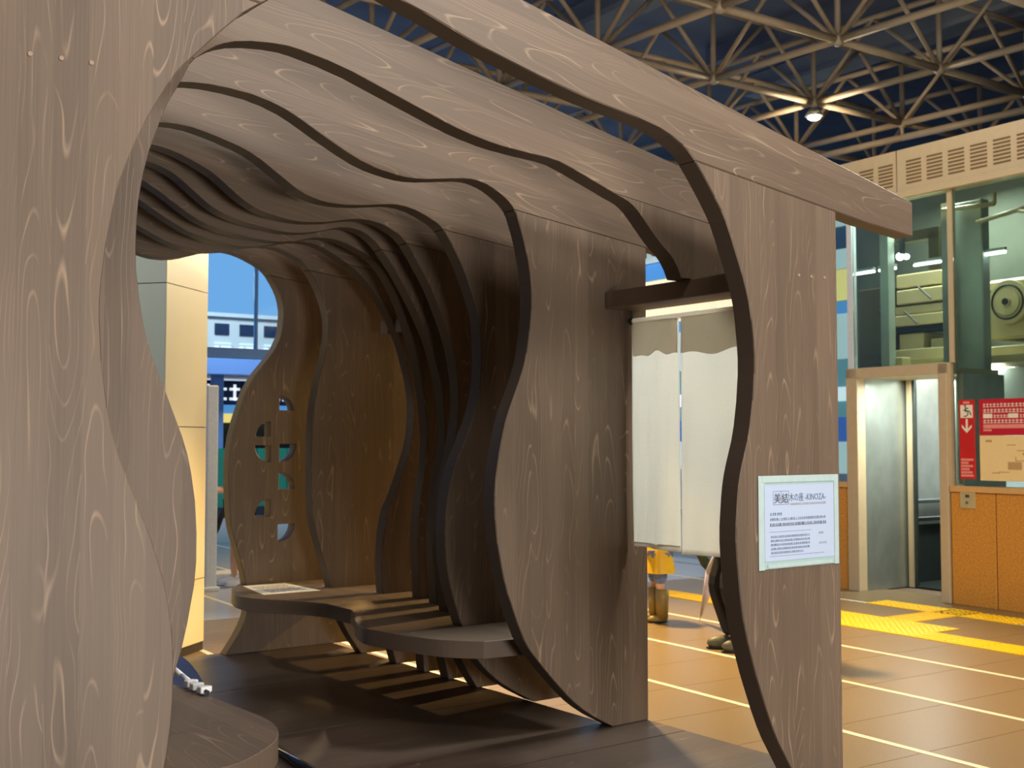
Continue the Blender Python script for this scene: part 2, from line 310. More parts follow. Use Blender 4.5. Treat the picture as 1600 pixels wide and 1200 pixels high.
# rib outlines in metres, (x, z) per rib: depth, roof rise, left board edge, roof arch, right board edge
FRAMES = {
 1: (3.06, 0.0000, [(0.968,0),(1.125,0.482),(1.133,0.526),(1.142,0.6),(1.146,0.66),(1.147,0.736),(1.145,0.796),(1.14,0.856),(1.128,0.93),(1.115,0.988),(1.078,1.103),(1.054,1.158),(1.033,1.214),(0.993,1.312),(0.972,1.384),(0.96,1.443),(0.943,1.562),(0.936,1.682),(0.936,1.727),(0.939,1.772),(0.95,1.876),(0.971,1.995),(0.983,2.038),(0.998,2.081),(1.019,2.137),(1.055,2.22),(1.105,2.312),(1.129,2.351),(1.147,2.375),(1.258,2.498),(1.321,2.562),(1.374,2.604)], [(1.374,2.604),(1.439,2.655),(1.476,2.681),(1.515,2.703),(1.556,2.722),(1.598,2.738),(1.642,2.748),(1.687,2.751),(1.731,2.748),(1.776,2.74),(1.848,2.719),(1.921,2.702),(2.051,2.663),(2.152,2.635),(2.372,2.587),(2.476,2.567),(2.594,2.547),(2.669,2.537),(2.848,2.515),(2.937,2.499),(2.994,2.481),(3.062,2.45),(3.088,2.434),(3.123,2.403)], [(3.123,2.403),(3.171,2.348),(3.228,2.278),(3.264,2.23),(3.288,2.192),(3.314,2.138),(3.381,1.987),(3.402,1.93),(3.414,1.887),(3.428,1.813),(3.437,1.738),(3.441,1.678),(3.44,1.618),(3.43,1.513),(3.413,1.41),(3.398,1.351),(3.368,1.266),(3.355,1.223),(3.345,1.179),(3.339,1.134),(3.329,1.03),(3.328,0.97),(3.333,0.895),(3.349,0.76),(3.364,0.671),(3.388,0.584),(3.432,0.456),(3.489,0.317),(3.527,0.235),(3.556,0.183),(3.677,0)]),
 2: (3.63, 0.0000, [(1.069,0),(1.285,0.413),(1.315,0.482),(1.361,0.61),(1.383,0.682),(1.403,0.77),(1.424,0.889),(1.43,0.965),(1.43,1.055),(1.423,1.16),(1.409,1.25),(1.396,1.309),(1.378,1.366),(1.316,1.521),(1.281,1.604),(1.257,1.675),(1.243,1.734),(1.229,1.823),(1.22,1.898),(1.218,1.959),(1.22,2.049),(1.224,2.109),(1.238,2.199),(1.255,2.272),(1.294,2.387),(1.316,2.443),(1.352,2.509),(1.384,2.577),(1.402,2.601)], [(1.402,2.601),(1.435,2.631),(1.472,2.657),(1.499,2.671),(1.541,2.687),(1.6,2.7),(1.675,2.709),(1.735,2.711),(1.78,2.707),(1.884,2.691),(1.987,2.668),(2.378,2.553),(2.437,2.537),(2.496,2.524),(2.585,2.509),(2.645,2.502),(2.765,2.494),(2.871,2.49),(2.93,2.483),(3.003,2.463),(3.226,2.391)], [(3.226,2.391),(3.276,2.376),(3.305,2.366),(3.331,2.352),(3.356,2.335),(3.389,2.304),(3.464,2.23),(3.498,2.2),(3.547,2.164),(3.568,2.144),(3.595,2.107),(3.614,2.067),(3.618,2.066)]),
 3: (4.21, 0.0037, [(1.07,0),(1.253,0.4),(1.281,0.47),(1.307,0.556),(1.334,0.658),(1.354,0.762),(1.366,0.851),(1.372,0.926),(1.373,1.017),(1.365,1.137),(1.354,1.226),(1.339,1.3),(1.323,1.358),(1.234,1.598),(1.214,1.671),(1.203,1.73),(1.196,1.805),(1.191,1.865),(1.19,1.925),(1.195,2),(1.204,2.09),(1.218,2.164),(1.24,2.252),(1.26,2.309),(1.303,2.421),(1.316,2.448),(1.345,2.501),(1.372,2.57),(1.391,2.606)], [(1.391,2.606),(1.411,2.634),(1.422,2.645),(1.446,2.663),(1.486,2.681),(1.53,2.693),(1.619,2.708),(1.679,2.713),(1.769,2.712),(1.859,2.705),(1.933,2.691),(2.005,2.669),(2.061,2.645),(2.168,2.591),(2.277,2.54),(2.347,2.512),(2.405,2.495),(2.449,2.487),(2.509,2.478),(2.554,2.474),(2.599,2.474),(2.659,2.479),(2.852,2.509),(2.897,2.512),(2.927,2.51),(2.957,2.505),(2.986,2.498),(3.014,2.488),(3.042,2.475),(3.081,2.453),(3.106,2.436),(3.128,2.416),(3.136,2.405)], [(3.136,2.405),(3.151,2.379),(3.178,2.308),(3.196,2.251),(3.211,2.193),(3.222,2.133),(3.23,2.074),(3.233,2.014),(3.233,1.953),(3.229,1.908),(3.224,1.863),(3.207,1.759),(3.197,1.715),(3.183,1.672),(3.167,1.63),(3.107,1.492),(3.086,1.436),(3.074,1.392),(3.056,1.319),(3.037,1.215),(3.03,1.156),(3.027,1.11),(3.027,1.065),(3.03,1.005),(3.042,0.9),(3.067,0.783),(3.083,0.724),(3.101,0.667),(3.151,0.541),(3.19,0.459),(3.214,0.421),(3.232,0.398),(3.303,0.319),(3.365,0.254),(3.44,0.18),(3.486,0.14),(3.534,0.104),(3.597,0.064),(3.637,0.042),(3.72,0)]),
 4: (4.85, 0.0149, [(1.046,0),(1.233,0.4),(1.261,0.469),(1.302,0.599),(1.323,0.671),(1.342,0.759),(1.362,0.877),(1.37,0.952),(1.372,1.042),(1.369,1.148),(1.361,1.237),(1.351,1.297),(1.338,1.355),(1.285,1.512),(1.25,1.611),(1.234,1.669),(1.224,1.729),(1.215,1.818),(1.21,1.893),(1.21,1.953),(1.215,2.043),(1.223,2.118),(1.242,2.222),(1.257,2.28),(1.3,2.408),(1.317,2.45),(1.369,2.558),(1.385,2.583),(1.412,2.615)], [(1.412,2.615),(1.437,2.637),(1.475,2.661),(1.516,2.679),(1.574,2.696),(1.648,2.708),(1.753,2.718),(1.798,2.72),(1.858,2.717),(1.917,2.707),(1.976,2.694),(2.078,2.667),(2.134,2.647),(2.188,2.621),(2.367,2.51),(2.409,2.492),(2.452,2.48),(2.481,2.473),(2.526,2.468),(2.571,2.467),(2.616,2.468),(2.706,2.477),(2.854,2.5),(2.899,2.503),(2.944,2.501),(3.003,2.49),(3.06,2.471),(3.129,2.441),(3.154,2.425),(3.167,2.413)], [(3.167,2.413),(3.184,2.392),(3.228,2.331),(3.276,2.255),(3.31,2.188),(3.356,2.077),(3.381,2.006),(3.392,1.962),(3.399,1.903),(3.403,1.812),(3.403,1.737),(3.399,1.662),(3.393,1.618),(3.381,1.559),(3.363,1.501),(3.336,1.431),(3.293,1.335),(3.253,1.255),(3.241,1.227),(3.219,1.155),(3.2,1.067),(3.187,0.962),(3.185,0.887),(3.188,0.827),(3.195,0.752),(3.201,0.708),(3.21,0.664),(3.222,0.62),(3.245,0.548),(3.282,0.45),(3.338,0.327),(3.36,0.288),(3.386,0.251),(3.416,0.217),(3.448,0.186),(3.494,0.147),(3.53,0.12),(3.62,0.065),(3.743,0)]),
 5: (5.31, 0.0229, [(1.019,0),(1.22,0.4),(1.25,0.468),(1.301,0.61),(1.324,0.682),(1.347,0.77),(1.374,0.902),(1.384,0.992),(1.387,1.082),(1.385,1.173),(1.376,1.263),(1.366,1.322),(1.355,1.366),(1.302,1.523),(1.27,1.607),(1.257,1.65),(1.246,1.694),(1.237,1.754),(1.222,1.873),(1.218,1.933),(1.218,2.009),(1.223,2.114),(1.238,2.218),(1.25,2.277),(1.284,2.393),(1.304,2.45),(1.349,2.545),(1.372,2.583),(1.407,2.623)], [(1.407,2.623),(1.447,2.656),(1.499,2.687),(1.555,2.71),(1.613,2.725),(1.672,2.735),(1.732,2.739),(1.793,2.738),(1.883,2.73),(1.927,2.723),(1.985,2.708),(2.042,2.687),(2.111,2.658),(2.152,2.638),(2.178,2.622),(2.274,2.551),(2.312,2.526),(2.366,2.499),(2.394,2.489),(2.423,2.481),(2.482,2.47),(2.542,2.461),(2.587,2.458),(2.632,2.458),(2.692,2.464),(2.767,2.474),(2.855,2.494),(2.914,2.505),(2.959,2.51),(3.004,2.51),(3.049,2.504),(3.078,2.499),(3.107,2.49),(3.135,2.479),(3.176,2.46),(3.201,2.445),(3.224,2.425),(3.236,2.413)], [(3.236,2.413),(3.28,2.355),(3.357,2.243),(3.389,2.192),(3.424,2.125),(3.469,2.03),(3.504,1.947),(3.538,1.847),(3.556,1.774),(3.566,1.714),(3.572,1.639),(3.574,1.549),(3.569,1.474),(3.563,1.429),(3.554,1.385),(3.489,1.106),(3.475,1.032),(3.465,0.958),(3.458,0.883),(3.457,0.822),(3.459,0.777),(3.486,0.568),(3.505,0.434),(3.522,0.345),(3.537,0.287),(3.558,0.231),(3.586,0.178),(3.632,0.1),(3.7,0)]),
 6: (5.59, 0.0278, [(1.001,0),(1.227,0.413),(1.259,0.481),(1.315,0.621),(1.339,0.692),(1.36,0.764),(1.378,0.837),(1.388,0.881),(1.396,0.926),(1.405,1.016),(1.407,1.121),(1.404,1.196),(1.394,1.271),(1.382,1.33),(1.37,1.373),(1.317,1.515),(1.277,1.612),(1.263,1.655),(1.251,1.698),(1.231,1.802),(1.217,1.891),(1.211,1.966),(1.209,2.057),(1.214,2.147),(1.227,2.251),(1.241,2.31),(1.275,2.425),(1.292,2.467),(1.324,2.535),(1.339,2.561),(1.366,2.597),(1.4,2.629)], [(1.4,2.629),(1.435,2.655),(1.487,2.685),(1.529,2.702),(1.586,2.72),(1.645,2.731),(1.705,2.738),(1.765,2.739),(1.84,2.734),(1.959,2.713),(1.988,2.706),(2.03,2.69),(2.058,2.677),(2.096,2.654),(2.229,2.555),(2.267,2.531),(2.294,2.518),(2.322,2.507),(2.395,2.486),(2.454,2.475),(2.618,2.453),(2.663,2.451),(2.708,2.452),(2.753,2.456),(2.813,2.466),(2.871,2.479),(2.943,2.501),(2.987,2.512),(3.032,2.516),(3.062,2.515),(3.106,2.507),(3.135,2.497),(3.162,2.485),(3.2,2.461),(3.222,2.441),(3.244,2.417)], [(3.244,2.417),(3.339,2.302),(3.374,2.254),(3.464,2.114),(3.523,2.01),(3.563,1.929),(3.595,1.844),(3.625,1.743),(3.645,1.655),(3.659,1.566),(3.667,1.491),(3.67,1.416),(3.669,1.356),(3.665,1.311),(3.659,1.266),(3.621,1.058),(3.61,0.984),(3.598,0.864),(3.596,0.804),(3.596,0.759),(3.619,0.428),(3.632,0.293),(3.642,0.234),(3.661,0.145),(3.7,0)]),
 7: (5.85, 0.0324, [(1.001,0),(1.241,0.412),(1.275,0.479),(1.333,0.618),(1.358,0.689),(1.384,0.776),(1.405,0.863),(1.413,0.908),(1.421,0.982),(1.424,1.073),(1.42,1.163),(1.408,1.252),(1.395,1.311),(1.377,1.368),(1.314,1.521),(1.27,1.617),(1.254,1.659),(1.241,1.702),(1.218,1.805),(1.201,1.894),(1.194,1.969),(1.19,2.059),(1.19,2.104),(1.193,2.149),(1.207,2.253),(1.221,2.312),(1.257,2.427),(1.268,2.454),(1.308,2.535),(1.323,2.561),(1.352,2.596),(1.393,2.634)], [(1.393,2.634),(1.433,2.662),(1.485,2.691),(1.527,2.709),(1.584,2.727),(1.629,2.736),(1.688,2.743),(1.748,2.744),(1.793,2.74),(1.838,2.733),(1.882,2.723),(1.925,2.709),(1.967,2.693),(2.021,2.668),(2.075,2.64),(2.126,2.609),(2.215,2.552),(2.281,2.516),(2.337,2.493),(2.409,2.474),(2.483,2.461),(2.573,2.449),(2.648,2.444),(2.723,2.443),(2.783,2.447),(2.828,2.454),(2.857,2.46),(2.929,2.481),(2.973,2.49),(3.018,2.494),(3.063,2.494),(3.123,2.487),(3.167,2.476),(3.236,2.449),(3.293,2.429),(3.328,2.412)], [(3.328,2.412),(3.358,2.391),(3.38,2.371),(3.401,2.35),(3.43,2.315),(3.456,2.278),(3.488,2.227),(3.517,2.174),(3.536,2.134),(3.603,1.966),(3.632,1.881),(3.666,1.75),(3.691,1.616),(3.703,1.527),(3.713,1.437),(3.716,1.377),(3.714,1.317),(3.708,1.242),(3.699,1.167),(3.669,1.005),(3.658,0.93),(3.651,0.855),(3.648,0.78),(3.65,0.735),(3.661,0.6),(3.674,0.27),(3.685,0.135),(3.7,0)]),
 8: (6.17, 0.0380, [(1.019,0),(1.261,0.412),(1.295,0.479),(1.347,0.604),(1.372,0.675),(1.397,0.762),(1.421,0.88),(1.429,0.954),(1.43,1.044),(1.423,1.149),(1.408,1.238),(1.389,1.311),(1.369,1.368),(1.301,1.518),(1.255,1.613),(1.238,1.655),(1.224,1.697),(1.199,1.8),(1.182,1.888),(1.175,1.948),(1.171,2.038),(1.171,2.083),(1.174,2.128),(1.181,2.188),(1.191,2.247),(1.207,2.305),(1.246,2.419),(1.257,2.446),(1.299,2.526),(1.323,2.564),(1.342,2.587),(1.364,2.607),(1.406,2.638)], [(1.406,2.638),(1.452,2.665),(1.492,2.684),(1.549,2.704),(1.607,2.719),(1.652,2.726),(1.712,2.732),(1.772,2.732),(1.832,2.727),(1.876,2.721),(1.92,2.711),(1.964,2.699),(2.006,2.684),(2.048,2.666),(2.102,2.639),(2.232,2.565),(2.34,2.512),(2.396,2.491),(2.469,2.471),(2.528,2.461),(2.588,2.456),(2.648,2.455),(2.708,2.457),(2.753,2.462),(2.797,2.47),(2.987,2.514),(3.032,2.519),(3.077,2.519),(3.107,2.516),(3.137,2.511),(3.194,2.493),(3.276,2.456),(3.355,2.414)], [(3.355,2.414),(3.393,2.389),(3.44,2.351),(3.485,2.311),(3.528,2.269),(3.568,2.224),(3.595,2.189),(3.621,2.152),(3.653,2.101),(3.709,1.994),(3.727,1.953),(3.743,1.911),(3.766,1.839),(3.786,1.767),(3.802,1.693),(3.813,1.634),(3.819,1.574),(3.819,1.499),(3.81,1.409),(3.797,1.336),(3.785,1.292),(3.765,1.235),(3.712,1.094),(3.677,1.011),(3.648,0.959),(3.636,0.932),(3.625,0.889),(3.613,0.83),(3.606,0.785),(3.602,0.74),(3.595,0.62),(3.595,0.575),(3.601,0.485),(3.615,0.366),(3.629,0.276),(3.65,0.173),(3.669,0.101),(3.7,0)]),
 9: (6.6, 0.0455, [(1.046,0),(1.278,0.413),(1.311,0.48),(1.349,0.579),(1.378,0.664),(1.399,0.752),(1.417,0.856),(1.424,0.931),(1.424,1.021),(1.414,1.126),(1.398,1.215),(1.379,1.288),(1.355,1.359),(1.279,1.523),(1.233,1.618),(1.216,1.66),(1.202,1.703),(1.179,1.805),(1.167,1.88),(1.161,1.94),(1.16,2.03),(1.165,2.12),(1.175,2.179),(1.187,2.238),(1.209,2.31),(1.259,2.436),(1.317,2.541),(1.335,2.565),(1.357,2.586),(1.38,2.604),(1.406,2.62),(1.446,2.641)], [(1.446,2.641),(1.487,2.658),(1.545,2.676),(1.589,2.686),(1.648,2.696),(1.693,2.7),(1.754,2.702),(1.814,2.701),(1.874,2.696),(1.933,2.687),(1.992,2.675),(2.036,2.664),(2.094,2.646),(2.177,2.612),(2.313,2.547),(2.368,2.523),(2.439,2.498),(2.498,2.484),(2.543,2.477),(2.588,2.475),(2.618,2.475),(2.663,2.478),(2.752,2.492),(2.956,2.543),(3.001,2.547),(3.046,2.546),(3.091,2.541),(3.12,2.535),(3.164,2.521),(3.22,2.5),(3.247,2.487),(3.272,2.47),(3.292,2.449),(3.309,2.427)], [(3.309,2.427),(3.337,2.388),(3.361,2.35),(3.39,2.297),(3.408,2.256),(3.424,2.214),(3.436,2.17),(3.445,2.126),(3.448,2.081),(3.446,2.021),(3.435,1.946),(3.42,1.873),(3.388,1.757),(3.371,1.683),(3.355,1.594),(3.345,1.504),(3.34,1.429),(3.337,1.324),(3.336,1.158),(3.342,0.993),(3.349,0.903),(3.355,0.858),(3.364,0.814),(3.38,0.756),(3.407,0.67),(3.448,0.556),(3.498,0.367),(3.523,0.296),(3.56,0.214),(3.604,0.135),(3.637,0.085),(3.7,0)]),
 10: (7.05, 0.0534, [(1.07,0),(1.285,0.413),(1.315,0.482),(1.357,0.611),(1.377,0.683),(1.394,0.772),(1.407,0.892),(1.409,0.967),(1.403,1.057),(1.389,1.161),(1.37,1.25),(1.353,1.307),(1.333,1.364),(1.227,1.597),(1.21,1.639),(1.189,1.711),(1.173,1.8),(1.16,1.905),(1.159,1.95),(1.161,2.01),(1.165,2.07),(1.171,2.115),(1.193,2.218),(1.215,2.29),(1.273,2.429),(1.287,2.455),(1.333,2.532),(1.342,2.544),(1.364,2.564),(1.39,2.579),(1.417,2.591),(1.46,2.604),(1.505,2.612),(1.549,2.617),(1.61,2.62),(1.726,2.617)], [(1.726,2.617),(1.865,2.604),(2.029,2.579),(2.221,2.542),(2.426,2.494),(2.47,2.486),(2.5,2.484),(2.56,2.485),(2.62,2.493),(2.664,2.504),(2.793,2.546),(2.866,2.563),(2.926,2.569),(2.956,2.569),(2.986,2.566),(3.015,2.561),(3.059,2.549),(3.101,2.534),(3.157,2.51),(3.21,2.482),(3.233,2.463),(3.253,2.441)], [(3.253,2.441),(3.287,2.391),(3.31,2.353),(3.329,2.312),(3.342,2.269),(3.35,2.224),(3.351,2.179),(3.344,2.104),(3.336,2.06),(3.327,2.031),(3.315,2.004),(3.287,1.951),(3.252,1.902),(3.156,1.786),(3.124,1.735),(3.095,1.682),(3.078,1.64),(3.022,1.468),(3.001,1.381),(2.987,1.291),(2.982,1.216),(2.982,1.111),(2.988,0.961),(2.997,0.856),(3.004,0.811),(3.015,0.767),(3.074,0.581),(3.097,0.493),(3.112,0.404),(3.119,0.299),(3.118,0.269),(3.112,0.24),(3.103,0.212),(3.085,0.17),(3.047,0.105),(2.974,0)]),
}


# ------------------------------------------------------------------ hall shell
FZ = -.1
def hall_box(name, u0, u1, v0, v1, z0, z1, mat, parent=None, bevel=0.0):
    """Box aligned with the hall; its origin sits at the centre of its footprint."""
    uc, vc = (u0 + u1) / 2, (v0 + v1) / 2
    me = box_me(u0 - uc, u1 - uc, v0 - vc, v1 - vc, 0, z1 - z0, bevel)
    p = hall(uc, vc, z0)
    o = link(name, me, mat, parent)
    if parent is not None:
        pm = Matrix.Translation(parent.location) @ Matrix.Rotation(parent.rotation_euler[2], 4, 'Z')
        l = pm.inverted() @ p; o.location = l; o.rotation_euler = (0, 0, R(-3) - parent.rotation_euler[2])
    else:
        o.location = p; o.rotation_euler = (0, 0, R(-3))
    return o
floor = hall_box('floor', -7, 36, -7, 40, FZ - .25, FZ - .012, M['grout']); tag(floor, kind='structure')
ceiling = hall_box('ceiling', -7, 36, -7, 19, 8.0, 8.2, M['deckroof']); tag(ceiling, kind='structure')
hall_box('roof_panel', 11, 36, 19, 34, 8.0, 8.2, M['deckroof'], ceiling)
for k in range(9):                                             # roof deck ribs and ducts
    hall_box('deck_rib', -6.8 + k * 2.9, -6.55 + k * 2.9, -6.9, 14.4, 7.72, 8.0, M['deckroof'], ceiling)
for k in range(4):
    hall_box('duct', 1 + k * 4.3, 1.55 + k * 4.3, -6.5, 14, 7.15, 7.5, M['duct'], ceiling, .05)
for k in range(7):
    hall_box('panel', 2.2 + k * 2.2, 3.6 + k * 2.2, 2 + (k % 3) * 3.0, 3.6 + (k % 3) * 3.0, 7.86, 7.99, M['duct'], ceiling)
wall_back = hall_box('wall_back', -7, 36, -7.2, -7, FZ, 8, M['wallshell']); tag(wall_back, kind='structure')
wall_left = hall_box('wall_left', -7.2, -7, -7.2, 27, FZ, 8, M['wallshell']); tag(wall_left, kind='structure')
wall_right = hall_box('wall_right', 36, 36.2, -7.2, 36, FZ, 8, M['wallshell']); tag(wall_right, kind='structure')

# floor tiles with pale inlaid strips between the columns
U0, DU, DV = 4.657, .965, .58
tile_me = box_me(-DU / 2 + .026, DU / 2 - .026, -DV / 2 + .0015, DV / 2 - .0015, -.012, 0, .001)
tile_me.materials.append(M['floor'])
pave_me = tile_me.copy(); pave_me.materials.clear(); pave_me.materials.append(M['pave'])
strip_me = box_me(-.022, .022, -DV * 2 + .002, DV * 2 - .002, -.012, .001)
strip_me.materials.append(M['strip'])
fl_inv = (Matrix.Translation(floor.location) @ Matrix.Rotation(R(-3), 4, 'Z')).inverted()
def in_view(u, v):
    p = hall(u, v); az = math.degrees(math.atan2(p.x, p.y)); return 8 < az < 68 and p.y > 1.5
plain_rows = []
for i in range(-3, 8):
    for j in range(-2, 28):
        u = U0 + (i + .5) * DU; v = 3.53 + (j + .5) * DV
        if not in_view(u, v) or v > 16 or (u < 3.2 and v < 7.4): continue
        if u > 9.2 and v < 7.9: continue
        link('tile', tile_me if v < 9.6 else pave_me, None, floor, fl_inv @ hall(u, v, FZ))
    for j in range(0, 6):
        u = U0 + i * DU; v = 3.53 + (j * 4 + 1) * DV
        if in_view(u, v) and not (u < 3.4 and v < 7.4) and u < 9:
            link('inlay_strip', strip_me, None, floor, fl_inv @ hall(u, v, FZ))
# the rest of the floor, outside the view: one plain slab each
def slab(u0, u1, v0, v1, m_='floor'):
    hall_box('slab', u0, u1, v0, v1, FZ - .012, FZ, M[m_], floor)
slab(-7, 24, 16.1, 40, 'pave'); slab(-7, U0 - 3 * DU - .03, -7, 16.1); slab(9.9, 18, 7.9, 16.1, 'pave')
slab(U0 - 3 * DU, 36, -7, 2.2)
# far pale strip across the floor on the left
hall_box('far_pale_strip', 3.6, 5.6, 12.45, 12.8, FZ, FZ + .004, M['strip'], floor)

# ------------------------------------------------------------------ tactile paving
def tactile(kind):
    bm = bmesh.new(); bx(bm, -.148, .148, -.148, .148, 0, .006)
    if kind == 'dot':
        for a in range(5):
            for c in range(5):
                x, y = -.116 + a * .058, -.116 + c * .058
                bmesh.ops.create_cone(bm, cap_ends=False, segments=6, radius1=.014, radius2=.008, depth=.006, matrix=Matrix.Translation((x, y, .009)))
                bm.faces.new([bm.verts[:][-1 - 2 * q] for q in range(6)]) if False else None
                bx(bm, x - .008, x + .008, y - .008, y + .008, .006, .0121)
    else:
        for a in range(4):
            x = -.108 + a * .072; bx(bm, x - .013, x + .013, -.13, .13, .006, .012)
    me = from_bm(bm, 'tactile_' + kind); me.materials.append(M['yellow']); return me
T_DOT, T_BAR = tactile('dot'), tactile('bar')
paving = thing('tactile_paving', 'yellow tactile guide path on the brown floor in front of the elevator', 'paving', hall(7.6, 6.2, FZ), R(-3))
pinv = (Matrix.Translation(paving.location) @ Matrix.Rotation(R(-3), 4, 'Z')).inverted()
def tt(u, v, me, rot=0.0):
    link('tactile_tile', me, None, paving, pinv @ hall(u, v, FZ + .001), (0, 0, rot))
for k in range(24):                                   # long guide strip
    v = 4.0 + .3 * k
    if 5.8 <= v <= 6.7: continue
    tt(7.45, v, T_BAR)
for a in range(2):                                    # junction block
    for c in range(3): tt(7.45 + .3 * a, 5.8 + .3 * c, T_DOT)
tt(7.75, 6.7, T_DOT); tt(7.45, 6.7, T_DOT)
for a in range(3): tt(8.05 + .3 * a, 6.22, T_BAR, PI / 2)
for c in range(5): tt(8.62, 5.68 + .3 * c, T_DOT) if c != 2 else tt(8.62, 6.28, T_DOT)

# ------------------------------------------------------------------ wooden platform
deck = thing('wooden_platform', 'low dark-stained wooden platform carrying the ribbed pavilion', 'platform', (2.2, 5.0, FZ))
rows = [(2.90, 3.953), (3.957, 5.003), (5.007, 6.058), (6.062, 7.15)]
for y0, y1 in rows:
    if y1 < 4: poly = [(.35, y0), (3.945, y0), (3.945, y1), (.35, y1)]
    elif y0 < 4.3: poly = [(.35, y0), (3.945, y0), (3.945, 4.30), (3.74, 4.30), (3.74, y1), (.35, y1)]
    else: poly = [(.35, y0), (3.74, y0), (3.74, y1), (.35, y1)]
    me = prism([(p[0] - 2.2, p[1] - 5.0) for p in poly], 0, .0995, 'xy')
    o = link('plank', me, M['deck'], deck); bevel_mod(o, .003)

# ------------------------------------------------------------------ the ten ribs
TH = .09
XL = .40
XRS = {k: (3.95 if k < 4 else 4.05) for k in range(1, 11)}
LABELS = {
 1: 'front arched wooden frame with the paper notice taped on its right leg',
 2: 'second arched wooden frame from the front, right leg ending on the short beam',
 3: 'third arched wooden frame from the front, standing at the left side of the cream curtain',
 4: 'fourth wooden frame from the front, rising from the near end of the wavy bench',
 5: 'fifth wooden frame from the front, its wavy leg rising just behind the fourth',
 6: 'sixth wooden frame from the front, mostly in shadow between the fifth and seventh',
 7: 'seventh wooden frame from the front, deep in the shaded middle of the tunnel',
 8: 'eighth wooden frame from the front, its pale wavy leg edge lit beside the small bar',
 9: 'ninth wooden frame from the front, standing just before the one with cut-out holes',
 10: 'rearmost wooden frame pierced by seven quarter-round holes beside the far opening',
}
def quarter(cx, cz, sx, sz, r=.105, n=7):
    pts = [(cx, cz)]
    for i in range(n + 1):
        t = PI / 2 * i / n; pts.append((cx + sx * r * math.cos(t), cz + sz * r * 1.0 * math.sin(t)))
    return pts
HOLES = [quarter(3.331, 1.556, 1, 1, .095), quarter(3.333, 1.333, 1, -1, .115), quarter(3.330, 1.040, 1, 1, .11),
         quarter(3.326, .811, 1, -1, .115), quarter(3.264, 1.383, -1, 1, .098), quarter(3.268, 1.325, -1, -1, .108),
         quarter(3.270, .868, -1, 1, .108)]
FR = {}
for k, (fy, dz, left, mid, right) in FRAMES.items():
    jl = lambda x: 2.762 - .115 * x + dz
    top = lambda x: 2.83 + dz + .1935 * (2.32 - x) - {1: 0, 2: .022, 3: -.065, 4: -.06}.get(k, -.035)
    xc = 2.2
    XR = XRS[k]
    root = thing('arched_frame', LABELS[k], 'frame', (xc, fy, 0), 0, 'arched frames of the pavilion'); FR[k] = root
    sh = lambda pts: [(p[0] - xc, p[1]) for p in pts]
    g = .0012
    lp = [(XL, 0)] + [(p[0], p[1]) for p in left[:-1]] + [(left[-1][0], left[-1][1] - g), (XL, jl(XL) - g)]
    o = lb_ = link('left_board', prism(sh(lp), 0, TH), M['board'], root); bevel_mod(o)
    xt = 4.485
    bp = [(-.15, top(-.15)), (xt, top(xt)), (xt, jl(xt) + .012), (XR + .2, jl(XR + .2))] + [tuple(p) for p in reversed(mid)] + [(-.15, jl(-.15))]
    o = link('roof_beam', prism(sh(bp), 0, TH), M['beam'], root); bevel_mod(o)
    rp = [(right[0][0], right[0][1] - g)] + [tuple(p) for p in right[1:]] + [(XR, right[-1][1]), (XR, jl(XR) - g)]
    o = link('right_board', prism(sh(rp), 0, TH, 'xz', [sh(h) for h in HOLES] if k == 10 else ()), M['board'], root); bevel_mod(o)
    if k == 1: PLUG_PARENT = (lb_, o)
plug_bm = bmesh.new(); bmesh.ops.create_cone(plug_bm, cap_ends=True, segments=10, radius1=.0075, radius2=.006, depth=.004, matrix=Matrix.Rotation(R(90), 4, 'X'))
plug_me = from_bm(plug_bm, 'plug'); plug_me.materials.append(M['plug'])
for x, z in [(.75, 2.331), (.827, 2.335), (.903, 2.338), (3.709, 2.02), (3.786, 2.021), (3.869, 2.024)]:
    link('screw_plug', plug_me, None, PLUG_PARENT[0 if x < 2 else 1], (x - 2.2, -.0005, z))

# ------------------------------------------------------------------ benches
def bench(name, label, poly, c):
    root = thing(name, label, 'bench', (c[0], c[1], 0))
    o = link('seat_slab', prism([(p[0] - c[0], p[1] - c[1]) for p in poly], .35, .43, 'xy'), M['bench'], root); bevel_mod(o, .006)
    return root
def edge_x(k, side, z0=.345, z1=.435):
    pts = FRAMES[k][4 if side == 'right' else 2]; xs = []
    for (xa, za), (xb, zb) in zip(pts[:-1], pts[1:]):
        for s_ in range(9):
            z = za + (zb - za) * s_ / 8
            if z0 <= z <= z1: xs.append(xa + (xb - xa) * s_ / 8)
    return min(xs) - .002 if side == 'right' else max(xs) + .002
def crv(pts, n=6):
    out = []; Q = [pts[0]] + list(pts) + [pts[-1]]
    for i in range(1, len(Q) - 2):
        p0, p1, p2, p3 = (Vector(q) for q in Q[i - 1:i + 3])
        for s in range(n):
            t = s / n
            q = .5 * ((2 * p1) + (p2 - p0) * t + (2 * p0 - 5 * p1 + 4 * p2 - p3) * t * t + (3 * p1 - p0 - 3 * p2 + p3) * t ** 3)
            out.append((q.x, q.y))
    out.append(tuple(pts[-1])); return out
rfront = crv([(3.24, 4.335), (3.10, 4.45), (2.995, 4.578), (2.924, 4.785), (2.887, 4.98), (2.878, 5.105), (2.91, 5.229), (2.965, 5.36), (3.06, 5.53), (3.138, 5.736),
              (3.151, 5.896), (3.097, 6.085), (3.023, 6.241), (2.934, 6.376), (2.88, 6.50), (2.875, 6.66), (2.93, 6.86), (3.02, 7.03), (3.16, 7.145)])
rback = []
for k in range(4, 11):                                # each leg stands in a slot cut into the back of the seat
    y = FRAMES[k][0]; x = edge_x(k, 'right')
    rback += [(3.80, y - .002), (x, y - .002), (x, y + TH + .002), (3.80, y + TH + .002)]
rback = rback[:-1]; rback[-1] = (rback[-1][0], 7.150)
